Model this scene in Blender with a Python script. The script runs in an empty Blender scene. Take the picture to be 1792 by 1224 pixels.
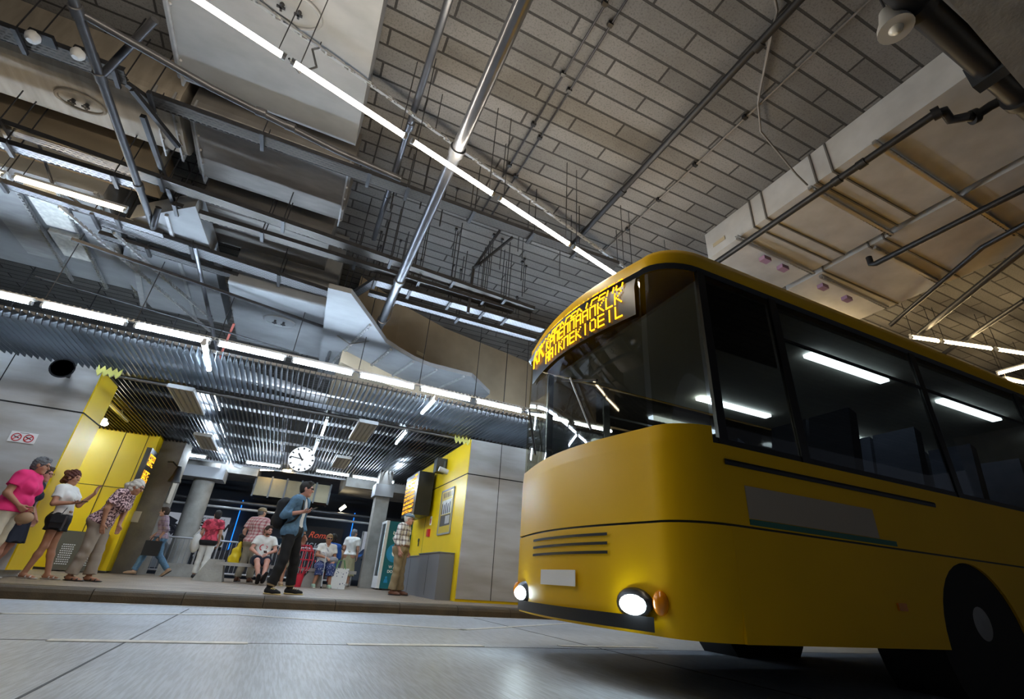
EXPO = .9
import bpy, math, random
import numpy as np
from mathutils import Vector, Matrix
random.seed(7)
SC = bpy.context.scene
COL = SC.collection
# ---------------------------------------------------------------- camera solved from the photograph's vanishing points
CX, CY, FOC, CAMH = 896.0, 612.0, 820.0, .55
def _axes():
    sl = .071; vp = (478.0, 992.0)
    hy = lambda x: vp[1] + sl*(x-vp[0])
    roll = math.atan(sl); dh = (hy(CX)-CY)*math.cos(roll); dz = FOC*FOC/dh
    up = np.array([math.sin(roll)*dz, -math.cos(roll)*dz, FOC]); up /= np.linalg.norm(up)
    y = np.array([vp[0]-CX, vp[1]-CY, FOC]); y /= np.linalg.norm(y)
    y -= up*np.dot(up, y); y /= np.linalg.norm(y)
    x = np.cross(y, up)
    if x[0] < 0: x = -x
    return np.array([x, y, up])
ROT = _axes()
CAMP = np.array([0, 0, CAMH])
def ray(px, py): return ROT @ np.array([px-CX, py-CY, FOC])
def onz(px, py, z):
    d = ray(px, py); return Vector(d*((z-CAMH)/d[2]) + CAMP)
def ony(px, py, y):
    d = ray(px, py); return Vector(d*(y/d[1]) + CAMP)
def onx(px, py, x):
    d = ray(px, py); return Vector(d*(x/d[0]) + CAMP)
# ---------------------------------------------------------------- materials
MATS = {}
def mat(name, col=(.5,.5,.5), rough=.6, metal=0.0, emit=None, estr=1.0, var=0.0, vscale=6.0, bump=0.0, bscale=40.0, spec=.5, stretch=(1,1,1), coat=0.0, vcol=None, alpha=1.0):
    if name in MATS: return MATS[name]
    m = bpy.data.materials.new(name); m.use_nodes = True
    nt = m.node_tree; N = nt.nodes; L = nt.links
    b = N['Principled BSDF']
    b.inputs['Base Color'].default_value = (*col, 1); b.inputs['Roughness'].default_value = rough
    b.inputs['Metallic'].default_value = metal; b.inputs['Specular IOR Level'].default_value = spec
    if coat: b.inputs['Coat Weight'].default_value = coat; b.inputs['Coat Roughness'].default_value = .08
    if alpha < 1: b.inputs['Alpha'].default_value = alpha
    if emit:
        b.inputs['Emission Color'].default_value = (*emit, 1); b.inputs['Emission Strength'].default_value = estr
    if var or bump:
        tc = N.new('ShaderNodeTexCoord'); mp = N.new('ShaderNodeMapping'); mp.inputs['Scale'].default_value = stretch
        L.new(tc.outputs['Object'], mp.inputs['Vector'])
    if var:
        n = N.new('ShaderNodeTexNoise'); n.inputs['Scale'].default_value = vscale; n.inputs['Detail'].default_value = 5
        r = N.new('ShaderNodeValToRGB'); c2 = vcol or tuple(c*(1-var) for c in col)
        r.color_ramp.elements[0].position = .35; r.color_ramp.elements[1].position = .65
        r.color_ramp.elements[0].color = (*c2, 1); r.color_ramp.elements[1].color = (*col, 1)
        L.new(mp.outputs[0], n.inputs['Vector']); L.new(n.outputs['Fac'], r.inputs[0]); L.new(r.outputs[0], b.inputs['Base Color'])
    if bump:
        n2 = N.new('ShaderNodeTexNoise'); n2.inputs['Scale'].default_value = bscale; n2.inputs['Detail'].default_value = 3
        bp = N.new('ShaderNodeBump'); bp.inputs['Strength'].default_value = bump; bp.inputs['Distance'].default_value = .02
        L.new(mp.outputs[0], n2.inputs['Vector']); L.new(n2.outputs['Fac'], bp.inputs['Height']); L.new(bp.outputs[0], b.inputs['Normal'])
    MATS[name] = m
    return m
def nodes(m): return m.node_tree.nodes, m.node_tree.links, m.node_tree.nodes['Principled BSDF']
def emat(name, col, s):
    if name in MATS: return MATS[name]
    m = bpy.data.materials.new(name); m.use_nodes = True
    N, L = m.node_tree.nodes, m.node_tree.links; N.clear()
    e = N.new('ShaderNodeEmission'); o = N.new('ShaderNodeOutputMaterial')
    e.inputs[0].default_value = (*col, 1); e.inputs[1].default_value = s; L.new(e.outputs[0], o.inputs[0]); MATS[name] = m
    return m
def sep_xyz(N, L, scale=(1,1,1), kind='Object'):
    tc = N.new('ShaderNodeTexCoord'); mp = N.new('ShaderNodeMapping'); mp.inputs['Scale'].default_value = scale
    L.new(tc.outputs[kind], mp.inputs[0]); s = N.new('ShaderNodeSeparateXYZ'); L.new(mp.outputs[0], s.inputs[0]); return mp, s
def mth(N, L, op, a, b=None, c=None):
    n = N.new('ShaderNodeMath'); n.operation = op
    for i, v in enumerate((a, b, c)):
        if v is None: continue
        if isinstance(v, (int, float)): n.inputs[i].default_value = v
        else: L.new(v, n.inputs[i])
    return n.outputs[0]
def mixc(N, L, fac, a, b):
    n = N.new('ShaderNodeMix'); n.data_type = 'RGBA'
    for s, v in ((0, fac), (6, a), (7, b)):
        if isinstance(v, (int, float)): n.inputs[s].default_value = v
        elif isinstance(v, tuple): n.inputs[s].default_value = (*v, 1)
        else: L.new(v, n.inputs[s])
    return n.outputs[2]
# ---------------------------------------------------------------- mesh collecting
class MB:
    def __init__(s): s.v = []; s.f = []
    def add(s, vs, fs):
        o = len(s.v); s.v += [tuple(v) for v in vs]; s.f += [tuple(i+o for i in f) for f in fs]; return s
    def box(s, lo, hi):
        x0,y0,z0 = lo; x1,y1,z1 = hi
        return s.add([(x0,y0,z0),(x1,y0,z0),(x1,y1,z0),(x0,y1,z0),(x0,y0,z1),(x1,y0,z1),(x1,y1,z1),(x0,y1,z1)],
                     [(0,3,2,1),(4,5,6,7),(0,1,5,4),(1,2,6,5),(2,3,7,6),(3,0,4,7)])
    def cbox(s, c, size): return s.box([c[i]-size[i]/2 for i in range(3)], [c[i]+size[i]/2 for i in range(3)])
    def bar(s, a, b, w, h, up=(0,0,1)):
        a = Vector(a); b = Vector(b); d = (b-a).normalized(); u = Vector(up)
        sd = d.cross(u)
        if sd.length < 1e-4: sd = d.cross(Vector((0,1,0)))
        sd.normalize(); u = sd.cross(d)
        vs = []
        for p in (a, b):
            for i, j in ((-1,-1),(1,-1),(1,1),(-1,1)): vs.append(p + sd*(w/2*i) + u*(h/2*j))
        return s.add(vs, [(0,1,2,3),(7,6,5,4),(0,4,5,1),(1,5,6,2),(2,6,7,3),(3,7,4,0)])
    def tube(s, pts, r, n=10, cap=True):
        pts = [Vector(p) for p in pts]; rs = r if isinstance(r, (list, tuple)) else [r]*len(pts)
        o = len(s.v); prev = None
        for k, p in enumerate(pts):
            d = (pts[min(k+1, len(pts)-1)] - pts[max(k-1, 0)]).normalized()
            if prev is None:
                u = d.cross(Vector((0,0,1)))
                if u.length < 1e-3: u = d.cross(Vector((0,1,0)))
            else: u = prev - d*prev.dot(d)
            u.normalize(); prev = u; w = d.cross(u)
            for i in range(n):
                a = 2*math.pi*i/n; s.v.append(tuple(p + u*(math.cos(a)*rs[k]) + w*(math.sin(a)*rs[k])))
        for k in range(len(pts)-1):
            for i in range(n):
                j = (i+1) % n; s.f.append((o+k*n+i, o+k*n+j, o+(k+1)*n+j, o+(k+1)*n+i))
        if cap:
            s.f.append(tuple(o+i for i in reversed(range(n)))); s.f.append(tuple(o+(len(pts)-1)*n+i for i in range(n)))
        return s
    def prism(s, poly, d):
        """a polygon (3-D points in order) pushed along d"""
        n = len(poly); d = Vector(d); vs = [Vector(p) for p in poly] + [Vector(p)+d for p in poly]
        return s.add(vs, [tuple(range(n)), tuple(range(2*n-1, n-1, -1))] + [(i, i+n, (i+1) % n+n, (i+1) % n) for i in range(n)])
    def ell(s, c, r, nu=14, nv=9, R=None):
        c = Vector(c); o = len(s.v); r = (r, r, r) if isinstance(r, (int, float)) else r
        for j in range(nv+1):
            t = math.pi*j/nv
            for i in range(nu):
                a = 2*math.pi*i/nu; p = Vector((r[0]*math.sin(t)*math.cos(a), r[1]*math.sin(t)*math.sin(a), r[2]*math.cos(t)))
                s.v.append(tuple(c + (R @ p if R else p)))
        for j in range(nv):
            for i in range(nu):
                k = (i+1) % nu; s.f.append((o+j*nu+i, o+(j+1)*nu+i, o+(j+1)*nu+k, o+j*nu+k))
        return s
    def lathe(s, a, b, prof, n=20):
        """prof: (t along a->b, radius)"""
        a = Vector(a); b = Vector(b); return s.tube([a+(b-a)*t for t, r in prof], [max(r, 1e-4) for t, r in prof], n)
def mesh_obj(name, v, f, m, parent=None, smooth=False, loc=None):
    used = sorted({i for q in f for i in q}); rm = {k_: i for i, k_ in enumerate(used)}; v = [v[k_] for k_ in used]; f = [tuple(rm[i] for i in q) for q in f]
    off = Vector((0,0,0)); p = parent
    while p is not None:
        off += p.location; p = p.parent
    if loc is not None: off = Vector(loc)
    me = bpy.data.meshes.new(name)
    me.from_pydata([tuple(Vector(q)-off) for q in v], [], f); me.update()
    if smooth: me.polygons.foreach_set('use_smooth', [True]*len(me.polygons))
    me.materials.append(m)
    import bmesh
    bm = bmesh.new(); bm.from_mesh(me); bmesh.ops.recalc_face_normals(bm, faces=bm.faces); bm.to_mesh(me); bm.free()
    if smooth:
        try: me.set_sharp_from_angle(angle=math.radians(42))
        except Exception: pass
    o = bpy.data.objects.new(name, me); COL.objects.link(o)
    if parent is not None: o.parent = parent
    if loc is not None: o.location = loc
    return o
def obj(name, mb, m, parent=None, smooth=False, loc=None): return mesh_obj(name, mb.v, mb.f, m, parent, smooth, loc)
def tag(o, label, cat, group=None, kind=None):
    o['label'] = label; o['category'] = cat
    if group: o['group'] = group
    if kind: o['kind'] = kind
    return o
def thing(name, label, cat, loc=(0,0,0), group=None, rz=0.0):
    o = bpy.data.objects.new(name, None); COL.objects.link(o); o.location = loc; o.rotation_euler = (0,0,rz); o.empty_display_size = .1
    return tag(o, label, cat, group)
def solid(name, mb, m, label, cat, group=None, smooth=False, loc=None):
    """a thing that is one mesh"""
    if loc is None:
        a = np.array(mb.v); loc = ((a[:,0].min()+a[:,0].max())/2, (a[:,1].min()+a[:,1].max())/2, a[:,2].min())
    return tag(obj(name, mb, m, None, smooth, loc), label, cat, group)
def struct(name, mb, m, label=None, cat=None, smooth=False):
    o = obj(name, mb, m, None, smooth); o['kind'] = 'structure'
    if label: o['label'] = label
    if cat: o['category'] = cat
    return o
def dup(root, loc, label=None, rz=None):
    r = root.copy(); COL.objects.link(r); r.location = loc
    if rz is not None: r.rotation_euler = (0,0,rz)
    if label: r['label'] = label
    for ch in list(root.children):
        c = ch.copy(); COL.objects.link(c); c.parent = r
        for g in list(ch.children):
            d = g.copy(); COL.objects.link(d); d.parent = c
    return r
def text_mb(body, size, origin, xdir, ydir, depth=.004, bold=0.0, align='LEFT', shear=0):
    cu = bpy.data.curves.new('t', 'FONT'); cu.body = body; cu.size = size; cu.extrude = depth; cu.offset = bold; cu.align_x = align; cu.shear = shear; cu.resolution_u = 3
    o = bpy.data.objects.new('t', cu); COL.objects.link(o)
    dg = bpy.context.evaluated_depsgraph_get(); me = bpy.data.meshes.new_from_object(o.evaluated_get(dg))
    X = Vector(xdir).normalized(); Y = Vector(ydir).normalized(); Z = X.cross(Y); O = Vector(origin)
    mb = MB(); mb.add([O + X*v.co.x + Y*v.co.y + Z*v.co.z for v in me.vertices], [tuple(p.vertices) for p in me.polygons])
    bpy.data.objects.remove(o); bpy.data.curves.remove(cu); bpy.data.meshes.remove(me)
    return mb
# ---------------------------------------------------------------- camera
cam = bpy.data.cameras.new('camera'); co = bpy.data.objects.new('camera', cam); COL.objects.link(co); SC.camera = co
cam.sensor_width = 36; cam.lens = FOC/1792*36; cam.clip_start = .05; cam.clip_end = 300
R3 = Matrix(((ROT[0][0], -ROT[0][1], -ROT[0][2]), (ROT[1][0], -ROT[1][1], -ROT[1][2]), (ROT[2][0], -ROT[2][1], -ROT[2][2])))
co.matrix_world = Matrix.Translation(CAMP) @ R3.to_4x4()
SC.view_settings.view_transform = 'Standard'; SC.view_settings.look = 'None'; SC.view_settings.gamma = 1; SC.view_settings.exposure = EXPO if 'EXPO' in globals() else 0.0
SC.view_settings.use_curve_mapping = False
SC.cycles.use_denoising = True; SC.cycles.max_bounces = 6; SC.cycles.sample_clamp_indirect = 6
w = bpy.data.worlds.new('world'); SC.world = w; w.use_nodes = True
w.node_tree.nodes['Background'].inputs[0].default_value = (.75,.82,1,1); w.node_tree.nodes['Background'].inputs[1].default_value = .03
# ================================================================ MATERIALS OF THE PLACE
def brick_ceiling():
    m = mat('ceiling_block', (.4,.39,.38), .85); N, L, b = nodes(m)
    tc = N.new('ShaderNodeTexCoord'); mp = N.new('ShaderNodeMapping'); L.new(tc.outputs['Object'], mp.inputs[0])
    mp.inputs['Location'].default_value = (.295, .111, 0)
    br = N.new('ShaderNodeTexBrick'); br.offset = .5; br.inputs['Scale'].default_value = 1; br.inputs['Brick Width'].default_value = 1.43; br.inputs['Row Height'].default_value = .2505
    br.inputs['Mortar Size'].default_value = .017; br.inputs['Mortar Smooth'].default_value = .2
    br.inputs['Color1'].default_value = (.215,.208,.2,1); br.inputs['Color2'].default_value = (.15,.146,.142,1); br.inputs['Mortar'].default_value = (.04,.038,.036,1)
    L.new(mp.outputs[0], br.inputs[0])
    n = N.new('ShaderNodeTexNoise'); n.inputs['Scale'].default_value = 38; n.inputs['Detail'].default_value = 6; n.inputs['Roughness'].default_value = .75; L.new(mp.outputs[0], n.inputs[0])
    r = N.new('ShaderNodeValToRGB'); r.color_ramp.elements[0].position = .36; r.color_ramp.elements[1].position = .5; r.color_ramp.elements[0].color = (.5,.5,.5,1)
    L.new(n.outputs[0], r.inputs[0])
    mx = N.new('ShaderNodeMix'); mx.data_type = 'RGBA'; mx.blend_type = 'MULTIPLY'; mx.inputs[0].default_value = .85
    L.new(br.outputs[0], mx.inputs[6]); L.new(r.outputs[0], mx.inputs[7])
    n3 = N.new('ShaderNodeTexNoise'); n3.inputs['Scale'].default_value = .9; n3.inputs['Detail'].default_value = 4; L.new(mp.outputs[0], n3.inputs[0])
    r3 = N.new('ShaderNodeValToRGB'); r3.color_ramp.elements[0].position = .3; r3.color_ramp.elements[1].position = .6; r3.color_ramp.elements[0].color = (.72,.7,.68,1); L.new(n3.outputs[0], r3.inputs[0])
    m2 = N.new('ShaderNodeMix'); m2.data_type = 'RGBA'; m2.blend_type = 'MULTIPLY'; m2.inputs[0].default_value = 1; L.new(mx.outputs[2], m2.inputs[6]); L.new(r3.outputs[0], m2.inputs[7])
    L.new(m2.outputs[2], b.inputs['Base Color'])
    bp = N.new('ShaderNodeBump'); bp.invert = True; bp.inputs['Strength'].default_value = .8; bp.inputs['Distance'].default_value = .03; L.new(br.outputs['Fac'], bp.inputs['Height'])
    b2 = N.new('ShaderNodeBump'); b2.inputs['Strength'].default_value = .25; b2.inputs['Distance'].default_value = .01; L.new(n.outputs[0], b2.inputs['Height']); L.new(bp.outputs[0], b2.inputs['Normal'])
    L.new(b2.outputs[0], b.inputs['Normal'])
    return m
def road_mat():
    m = mat('road_concrete', (.3,.32,.35), .42); N, L, b = nodes(m)
    tc = N.new('ShaderNodeTexCoord')
    def noise(scale, st, det=5, rough=.55):
        mp = N.new('ShaderNodeMapping'); mp.inputs['Scale'].default_value = st; L.new(tc.outputs['Object'], mp.inputs[0])
        n = N.new('ShaderNodeTexNoise'); n.inputs['Scale'].default_value = scale; n.inputs['Detail'].default_value = det; n.inputs['Roughness'].default_value = rough; L.new(mp.outputs[0], n.inputs[0]); return n
    n1 = noise(.8, (1,1,1)); n2 = noise(60, (1,.06,1), 3); n3 = noise(120, (1,1,1), 2)
    r1 = N.new('ShaderNodeValToRGB'); r1.color_ramp.elements[0].position = .32; r1.color_ramp.elements[1].position = .62
    r1.color_ramp.elements[0].color = (.38,.42,.48,1); r1.color_ramp.elements[1].color = (.52,.565,.63,1); L.new(n1.outputs[0], r1.inputs[0])
    r2 = N.new('ShaderNodeValToRGB'); r2.color_ramp.elements[0].position = .4; r2.color_ramp.elements[1].position = .6; r2.color_ramp.elements[0].color = (.72,.72,.72,1); L.new(n2.outputs[0], r2.inputs[0])
    mx = N.new('ShaderNodeMix'); mx.data_type = 'RGBA'; mx.blend_type = 'MULTIPLY'; mx.inputs[0].default_value = .9; L.new(r1.outputs[0], mx.inputs[6]); L.new(r2.outputs[0], mx.inputs[7])
    L.new(mx.outputs[2], b.inputs['Base Color'])
    rr = N.new('ShaderNodeMapRange'); rr.inputs[3].default_value = .28; rr.inputs[4].default_value = .5; L.new(n1.outputs[0], rr.inputs[0]); L.new(rr.outputs[0], b.inputs['Roughness'])
    bp = N.new('ShaderNodeBump'); bp.inputs['Strength'].default_value = .35; bp.inputs['Distance'].default_value = .006; L.new(n2.outputs[0], bp.inputs['Height'])
    b2 = N.new('ShaderNodeBump'); b2.inputs['Strength'].default_value = .25; b2.inputs['Distance'].default_value = .004; L.new(n3.outputs[0], b2.inputs['Height']); L.new(bp.outputs[0], b2.inputs['Normal'])
    L.new(b2.outputs[0], b.inputs['Normal'])
    return m
def paving_mat():
    m = mat('platform_paving', (.3,.26,.22), .55); N, L, b = nodes(m)
    tc = N.new('ShaderNodeTexCoord'); br = N.new('ShaderNodeTexBrick'); br.inputs['Scale'].default_value = 1
    br.inputs['Brick Width'].default_value = .2; br.inputs['Row Height'].default_value = .1; br.inputs['Mortar Size'].default_value = .005
    br.inputs['Color1'].default_value = (.3,.225,.16,1); br.inputs['Color2'].default_value = (.22,.165,.125,1); br.inputs['Mortar'].default_value = (.1,.09,.08,1)
    L.new(tc.outputs['Object'], br.inputs[0])
    n = N.new('ShaderNodeTexNoise'); n.inputs['Scale'].default_value = 1.5; n.inputs['Detail'].default_value = 5; L.new(tc.outputs['Object'], n.inputs[0])
    r = N.new('ShaderNodeValToRGB'); r.color_ramp.elements[0].color = (.65,.6,.55,1); r.color_ramp.elements[0].position = .35; r.color_ramp.elements[1].position = .6; L.new(n.outputs[0], r.inputs[0])
    mx = N.new('ShaderNodeMix'); mx.data_type = 'RGBA'; mx.blend_type = 'MULTIPLY'; mx.inputs[0].default_value = .8; L.new(br.outputs[0], mx.inputs[6]); L.new(r.outputs[0], mx.inputs[7]); L.new(mx.outputs[2], b.inputs['Base Color'])
    return m
def perforated(name, col, axis_scale=(14, 22), rough=.4, metal=.8):
    """steel sheet with rows of real see-through slots"""
    m = mat(name, col, rough, metal); N, L, b = nodes(m)
    mp, s = sep_xyz(N, L)
    u = mth(N, L, 'MULTIPLY', s.outputs[0], axis_scale[0]); v = mth(N, L, 'MULTIPLY', mth(N, L, 'ADD', s.outputs[1], s.outputs[2]), axis_scale[1])
    row = mth(N, L, 'FLOOR', v); uu = mth(N, L, 'ADD', u, mth(N, L, 'MULTIPLY', row, .5))
    fu = mth(N, L, 'ABSOLUTE', mth(N, L, 'SUBTRACT', mth(N, L, 'FRACT', uu), .5)); fv = mth(N, L, 'ABSOLUTE', mth(N, L, 'SUBTRACT', mth(N, L, 'FRACT', v), .5))
    hole = mth(N, L, 'MULTIPLY', mth(N, L, 'LESS_THAN', fu, .34), mth(N, L, 'LESS_THAN', fv, .2))
    L.new(mth(N, L, 'SUBTRACT', 1.0, hole), b.inputs['Alpha'])
    return m
M_CEIL = brick_ceiling(); M_ROAD = road_mat(); M_PAVE = paving_mat()
M_KERB = mat('kerb_stone', (.07,.045,.018), .6, var=.35, vscale=5, bump=.2, bscale=60)
M_WHITE = mat('road_paint', (.78,.77,.72), .5, var=.25, vscale=14)
M_GALV = mat('galvanised_sheet', (.36,.36,.365), .5, .3, var=.22, vscale=3, stretch=(1,3,1), bump=.04, bscale=5)
M_GALVD = mat('dusty_duct_sheet', (.2,.185,.17), .55, .35, var=.25, vscale=2.5, stretch=(1,3,1), bump=.04, bscale=5)
M_GALVL = mat('pale_duct_sheet', (.25,.255,.265), .6, .12, var=.14, vscale=2.2, stretch=(1,2,1), bump=.04, bscale=5)
M_GALVR = mat('grey_duct_sheet', (.58,.57,.55), .55, .1, var=.18, vscale=2.4, bump=.04, bscale=5)
M_DUCTC = mat('tan_duct_sheet', (.33,.285,.23), .6, .1, var=.25, vscale=2.2, stretch=(4,.6,1), bump=.04, bscale=5)
M_STEEL = mat('dark_steel', (.055,.055,.06), .4, .5, var=.3, vscale=8)
M_PIPE = mat('grey_pipe', (.16,.165,.18), .28, .7, var=.2, vscale=4)
M_BLKPIPE = mat('black_pipe', (.02,.02,.022), .45, .2)
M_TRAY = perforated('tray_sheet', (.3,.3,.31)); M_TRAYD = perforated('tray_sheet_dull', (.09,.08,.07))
M_STRUT = perforated('strut_channel', (.5,.5,.5), (12, 12))
M_BLACK = mat('black_plastic', (.012,.012,.014), .35)
M_DARK = mat('dark_grey_metal', (.05,.055,.062), .4, .3)
M_CONC = mat('raw_concrete', (.33,.31,.28), .85, var=.3, vscale=3, bump=.2, bscale=25)
M_CONCD = mat('dark_concrete', (.2,.18,.155), .85, var=.35, vscale=2.5, bump=.2, bscale=25)
M_TANC = mat('tan_concrete_beam', (.36,.29,.2), .8, var=.2, vscale=1.4, bump=.08)
M_YEL = mat('yellow_panel', (.92,.62,.0), .38, var=.06, vscale=1.2)
M_GREYP = mat('grey_metal_panel', (.6,.6,.6), .42, .15, var=.2, vscale=2.2, bump=.02, stretch=(.25,1,1.2), vcol=(.4,.37,.33))
M_CAB = mat('olive_grey_metal', (.12,.11,.085), .45, .1); M_CAB2 = mat('mid_grey_metal', (.2,.2,.215), .4, .2)
M_GROOVE = mat('groove_black', (.01,.01,.01), .8)
M_BACK = mat('back_wall_dark', (.035,.045,.065), .6, var=.3, vscale=.7)
M_COOL = emat('cool_tube', (.66,.82,1), 80); M_WARM = emat('warm_tube', (1,.88,.7), 46); M_WARM2 = emat('amber_white_tube', (1,.74,.38), 34); M_AMB = emat('amber_tube', (1,.78,.48), 14)
M_COOL2 = emat('cool_tube_small', (.7,.85,1), 60)
M_TUBEEND = mat('tube_cap', (.55,.55,.55), .4)

# ================================================================ THE SETTING
struct('floor', MB().box((-22,-9,-.3),(30,40,0)), M_ROAD, 'grey brushed concrete bus lane in front of the platform', 'road')
struct('ceiling', MB().box((-22,-9,7),(30,40,7.4)), M_CEIL, 'ceiling of long pale blocks above the bus lanes', 'ceiling')
# platform: its kerb runs very slightly askew to the hall
KA = Vector((-14, 7.72, 0)); KB = Vector((14, 9.1, 0))
def kerb_y(x): return KA.y + (KB.y-KA.y)*(x-KA.x)/(KB.x-KA.x)
ZP = .15
struct('platform_floor', MB().prism([(-14,kerb_y(-14)+.3,0),(14,kerb_y(14)+.3,0),(14,17.7,0),(-14,17.7,0)], (0,0,ZP)), M_PAVE, 'raised brownish paved bus platform where people wait', 'platform')
# kerb stones with rounded nose
prof = [(0,0),(.012,.085),(.035,.125),(.07,.146),(.12,ZP),(.285,ZP),(.285,0)]
n = 28; kd = (KB-KA).normalized(); kn = Vector((-kd.y, kd.x, 0)); Lk = (KB-KA).length/n
kb = MB()
for i in range(n):
    a = KA + kd*(Lk*i+.004); b = KA + kd*(Lk*(i+1)-.004)
    poly = [a + kn*p[0] + Vector((0,0,p[1])) for p in prof]; kb.prism(poly, b-a)
struct('trim_1', kb, M_KERB, 'brown stone kerb along the platform edge', 'kerb')
struct('trim_2', MB().prism([KA+kn*-.09+Vector((0,0,.001)), KB+kn*-.09+Vector((0,0,.001)), KB+kn*-.02+Vector((0,0,.001)), KA+kn*-.02+Vector((0,0,.001))], (0,0,.003)), M_WHITE, 'white line at the foot of the kerb', 'road marking')
def strip(pts, w, z=.002, h=.003):
    mb = MB()
    for a, b in zip(pts[:-1], pts[1:]):
        a = Vector(a); b = Vector(b); d = (b-a).normalized(); s = Vector((-d.y, d.x, 0))*(w/2); e = d*(w/2)
        mb.prism([(p.x, p.y, z) for p in (a-s-e, b-s+e, b+s+e, a+s-e)], (0,0,h))
    return mb
k = 3
for (xa, ya, xb, yb, lab) in ((-1.22,4.74,-.09,4.76,'white lane dash crossing the road joint'), (.78,4.8,1.93,4.87,'white lane dash in the middle of the lane'), (2.95,4.98,4.1,5.0,'white lane dash reaching under the bus'), (-3.3,4.68,-2.2,4.7,'white lane dash at the far left of the lane')):
    struct('trim_%d' % k, strip([(xa,ya,0),(xb,yb,0)], .11), M_WHITE, lab, 'road marking'); k += 1
struct('trim_%d' % k, strip([(-6,6.3,0),(-2.2,6.47,0),(-.29,7.3,0),(2.31,6.33,0),(5.0,8.1,0),(7.5,6.6,0)], .09), M_WHITE, 'white zigzag line painted along the bus bay', 'road marking')
struct('trim_8', strip([(-.79,-3,0),(-.84,7.9,0)], .013, .0005, .002), mat('joint_filler', (.05,.055,.07), .6), 'dark joint running across the road', 'road joint')
struct('trim_9', strip([(-14,4.62,0),(20,4.98,0)], .012, .0004, .0012), M_GROOVE, 'thin dark joint along the lane', 'road joint')
struct('trim_10', strip([(3.4,2,0),(3.2,8.3,0)], .014, .0004, .0014), M_GROOVE, 'thin dark joint beside the bus', 'road joint')
struct('trim_11', MB().prism([(-14,kerb_y(-14)+.31,ZP),(14,kerb_y(14)+.31,ZP),(14,kerb_y(14)+.33,ZP),(-14,kerb_y(-14)+.33,ZP)], (0,0,.002)), M_GROOVE, 'dark groove between kerb and paving', 'joint')
struct('wall_back', MB().box((-22,27,-.2),(30,27.3,7)), M_BACK, 'dark wall far behind the platform', 'wall')
struct('wall_left', MB().box((-16,6,-.2),(-15.7,27,7)), M_CONCD, 'dark side wall beyond the left end', 'wall')
struct('wall_right', MB().box((24,-5,-.2),(24.3,27,7)), M_CONCD, 'far wall behind the bus', 'wall')
# portal left: grey panel, yellow reveal, yellow niche
PX, PY, PD = -3.6, 10.2, 11.1
struct('wall_portal_left', MB().box((-9,PY,.25),(PX-.02,PD,3.72)).box((-9,PY+.06,ZP),(PX-.12,PD-.02,.26)), M_GREYP, 'tall grey metal panel wall on the left', 'wall')
struct('trim_12', MB().box((-9,PY-.003,2.70),(PX,PY+.01,2.725)).box((-4.87,PY-.003,.3),(-4.855,PY+.01,3.7)).box((PX-.03,PY,2.70),(PX+.004,PD,2.722)), M_GROOVE, 'dark seams between the grey panels', 'panel seam')
struct('trim_13', MB().box((PX-.02,PY,.25),(PX,PD,3.5)), M_YEL, 'yellow side face of the grey portal wall', 'wall')
struct('wall_niche', MB().box((-9,15.5,.2),(-3.72,15.7,3.62)).box((-9.2,PD,.2),(-9,15.5,3.62)).box((-9,PD,3.55),(-3.72,15.5,3.65)), M_YEL, 'bright yellow walls inside the niche', 'wall')
struct('trim_14', MB().box((-4.42,15.49,.2),(-4.405,15.505,3.6)).box((-9,15.49,2.1),(-3.72,15.505,2.112)).box((-3.9,15.49,.3),(-3.888,15.505,3.55)), M_GROOVE, 'thin seams in the yellow niche wall', 'panel seam')
struct('trim_15', MB().box((-3.72,15.4,.2),(-3.62,16.4,3.6)), M_YEL, 'narrow yellow return beside the concrete pillar', 'wall')
# right kiosk
KX = 3.48
struct('wall_kiosk', MB().box((KX,PY+.02,ZP),(9,14.75,3.5)), M_YEL, 'yellow kiosk wall with the poster', 'wall')
struct('wall_kiosk_front', MB().box((KX+.01,PY,.2),(9,PY+.03,3.5)), M_GREYP, 'grey front panels of the yellow kiosk', 'wall')
struct('trim_16', MB().box((KX-.004,PY,2.70),(KX+.01,14.75,2.722)).box((KX,PY-.004,2.69),(9,PY+.01,2.712)).box((4.25,PY-.004,.2),(4.263,PY+.01,3.5)).box((KX-.004,13.35,1.0),(KX+.01,13.362,2.7)), M_GROOVE, 'dark seams in the kiosk panels', 'panel seam')
# pillars
struct('pillar_1', MB().prism([(-3.72,15.9,ZP),(-3.05,15.75,ZP),(-2.95,16.25,ZP),(-3.62,16.45,ZP)], (0,0,3.9)), M_CONCD, 'wide weathered concrete pillar beside the yellow niche', 'pillar')
def round_col(name, x, y, r, z1, label, m):
    return struct(name, MB().tube([(x,y,ZP),(x,y,z1)], r, 24), m, label, 'column', True)
round_col('pillar_2', -2.72, 18.6, .31, 3.75, 'round concrete column behind the railing on the left', M_CONC)
struct('pillar_3', MB().box((2.42,15.75,ZP),(2.84,16.2,3.75)), M_CONC, 'square concrete column beside the drinks machine', 'column')
struct('trim_17', MB().box((-3.5,18.0,2.95),(-2.15,19.0,3.3)), mat('ribbed_cap', (.34,.34,.35), .6), 'ribbed head of the round column', 'column head')
struct('trim_18', MB().box((2.34,15.65,2.75),(2.92,16.3,3.12)), mat('ribbed_cap', (.34,.34,.35)), 'ribbed head of the square column', 'column head')
struct('beam_1', MB().box((-3.6,18.7,3.3),(-1.25,20.5,3.75)), M_CONC, 'boxed concrete beam behind the canopy', 'beam')
struct('beam_2', MB().box((1.6,17.6,3.2),(9,20,3.75)), M_CONC, 'concrete beam above the square column', 'beam')
struct('ceiling_back', MB().box((-16,18.2,3.75),(24,24,4.1)), mat('soffit_concrete', (.26,.26,.27), .8, var=.2, vscale=1.5), 'low grey concrete soffit behind the canopy', 'ceiling')
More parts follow.
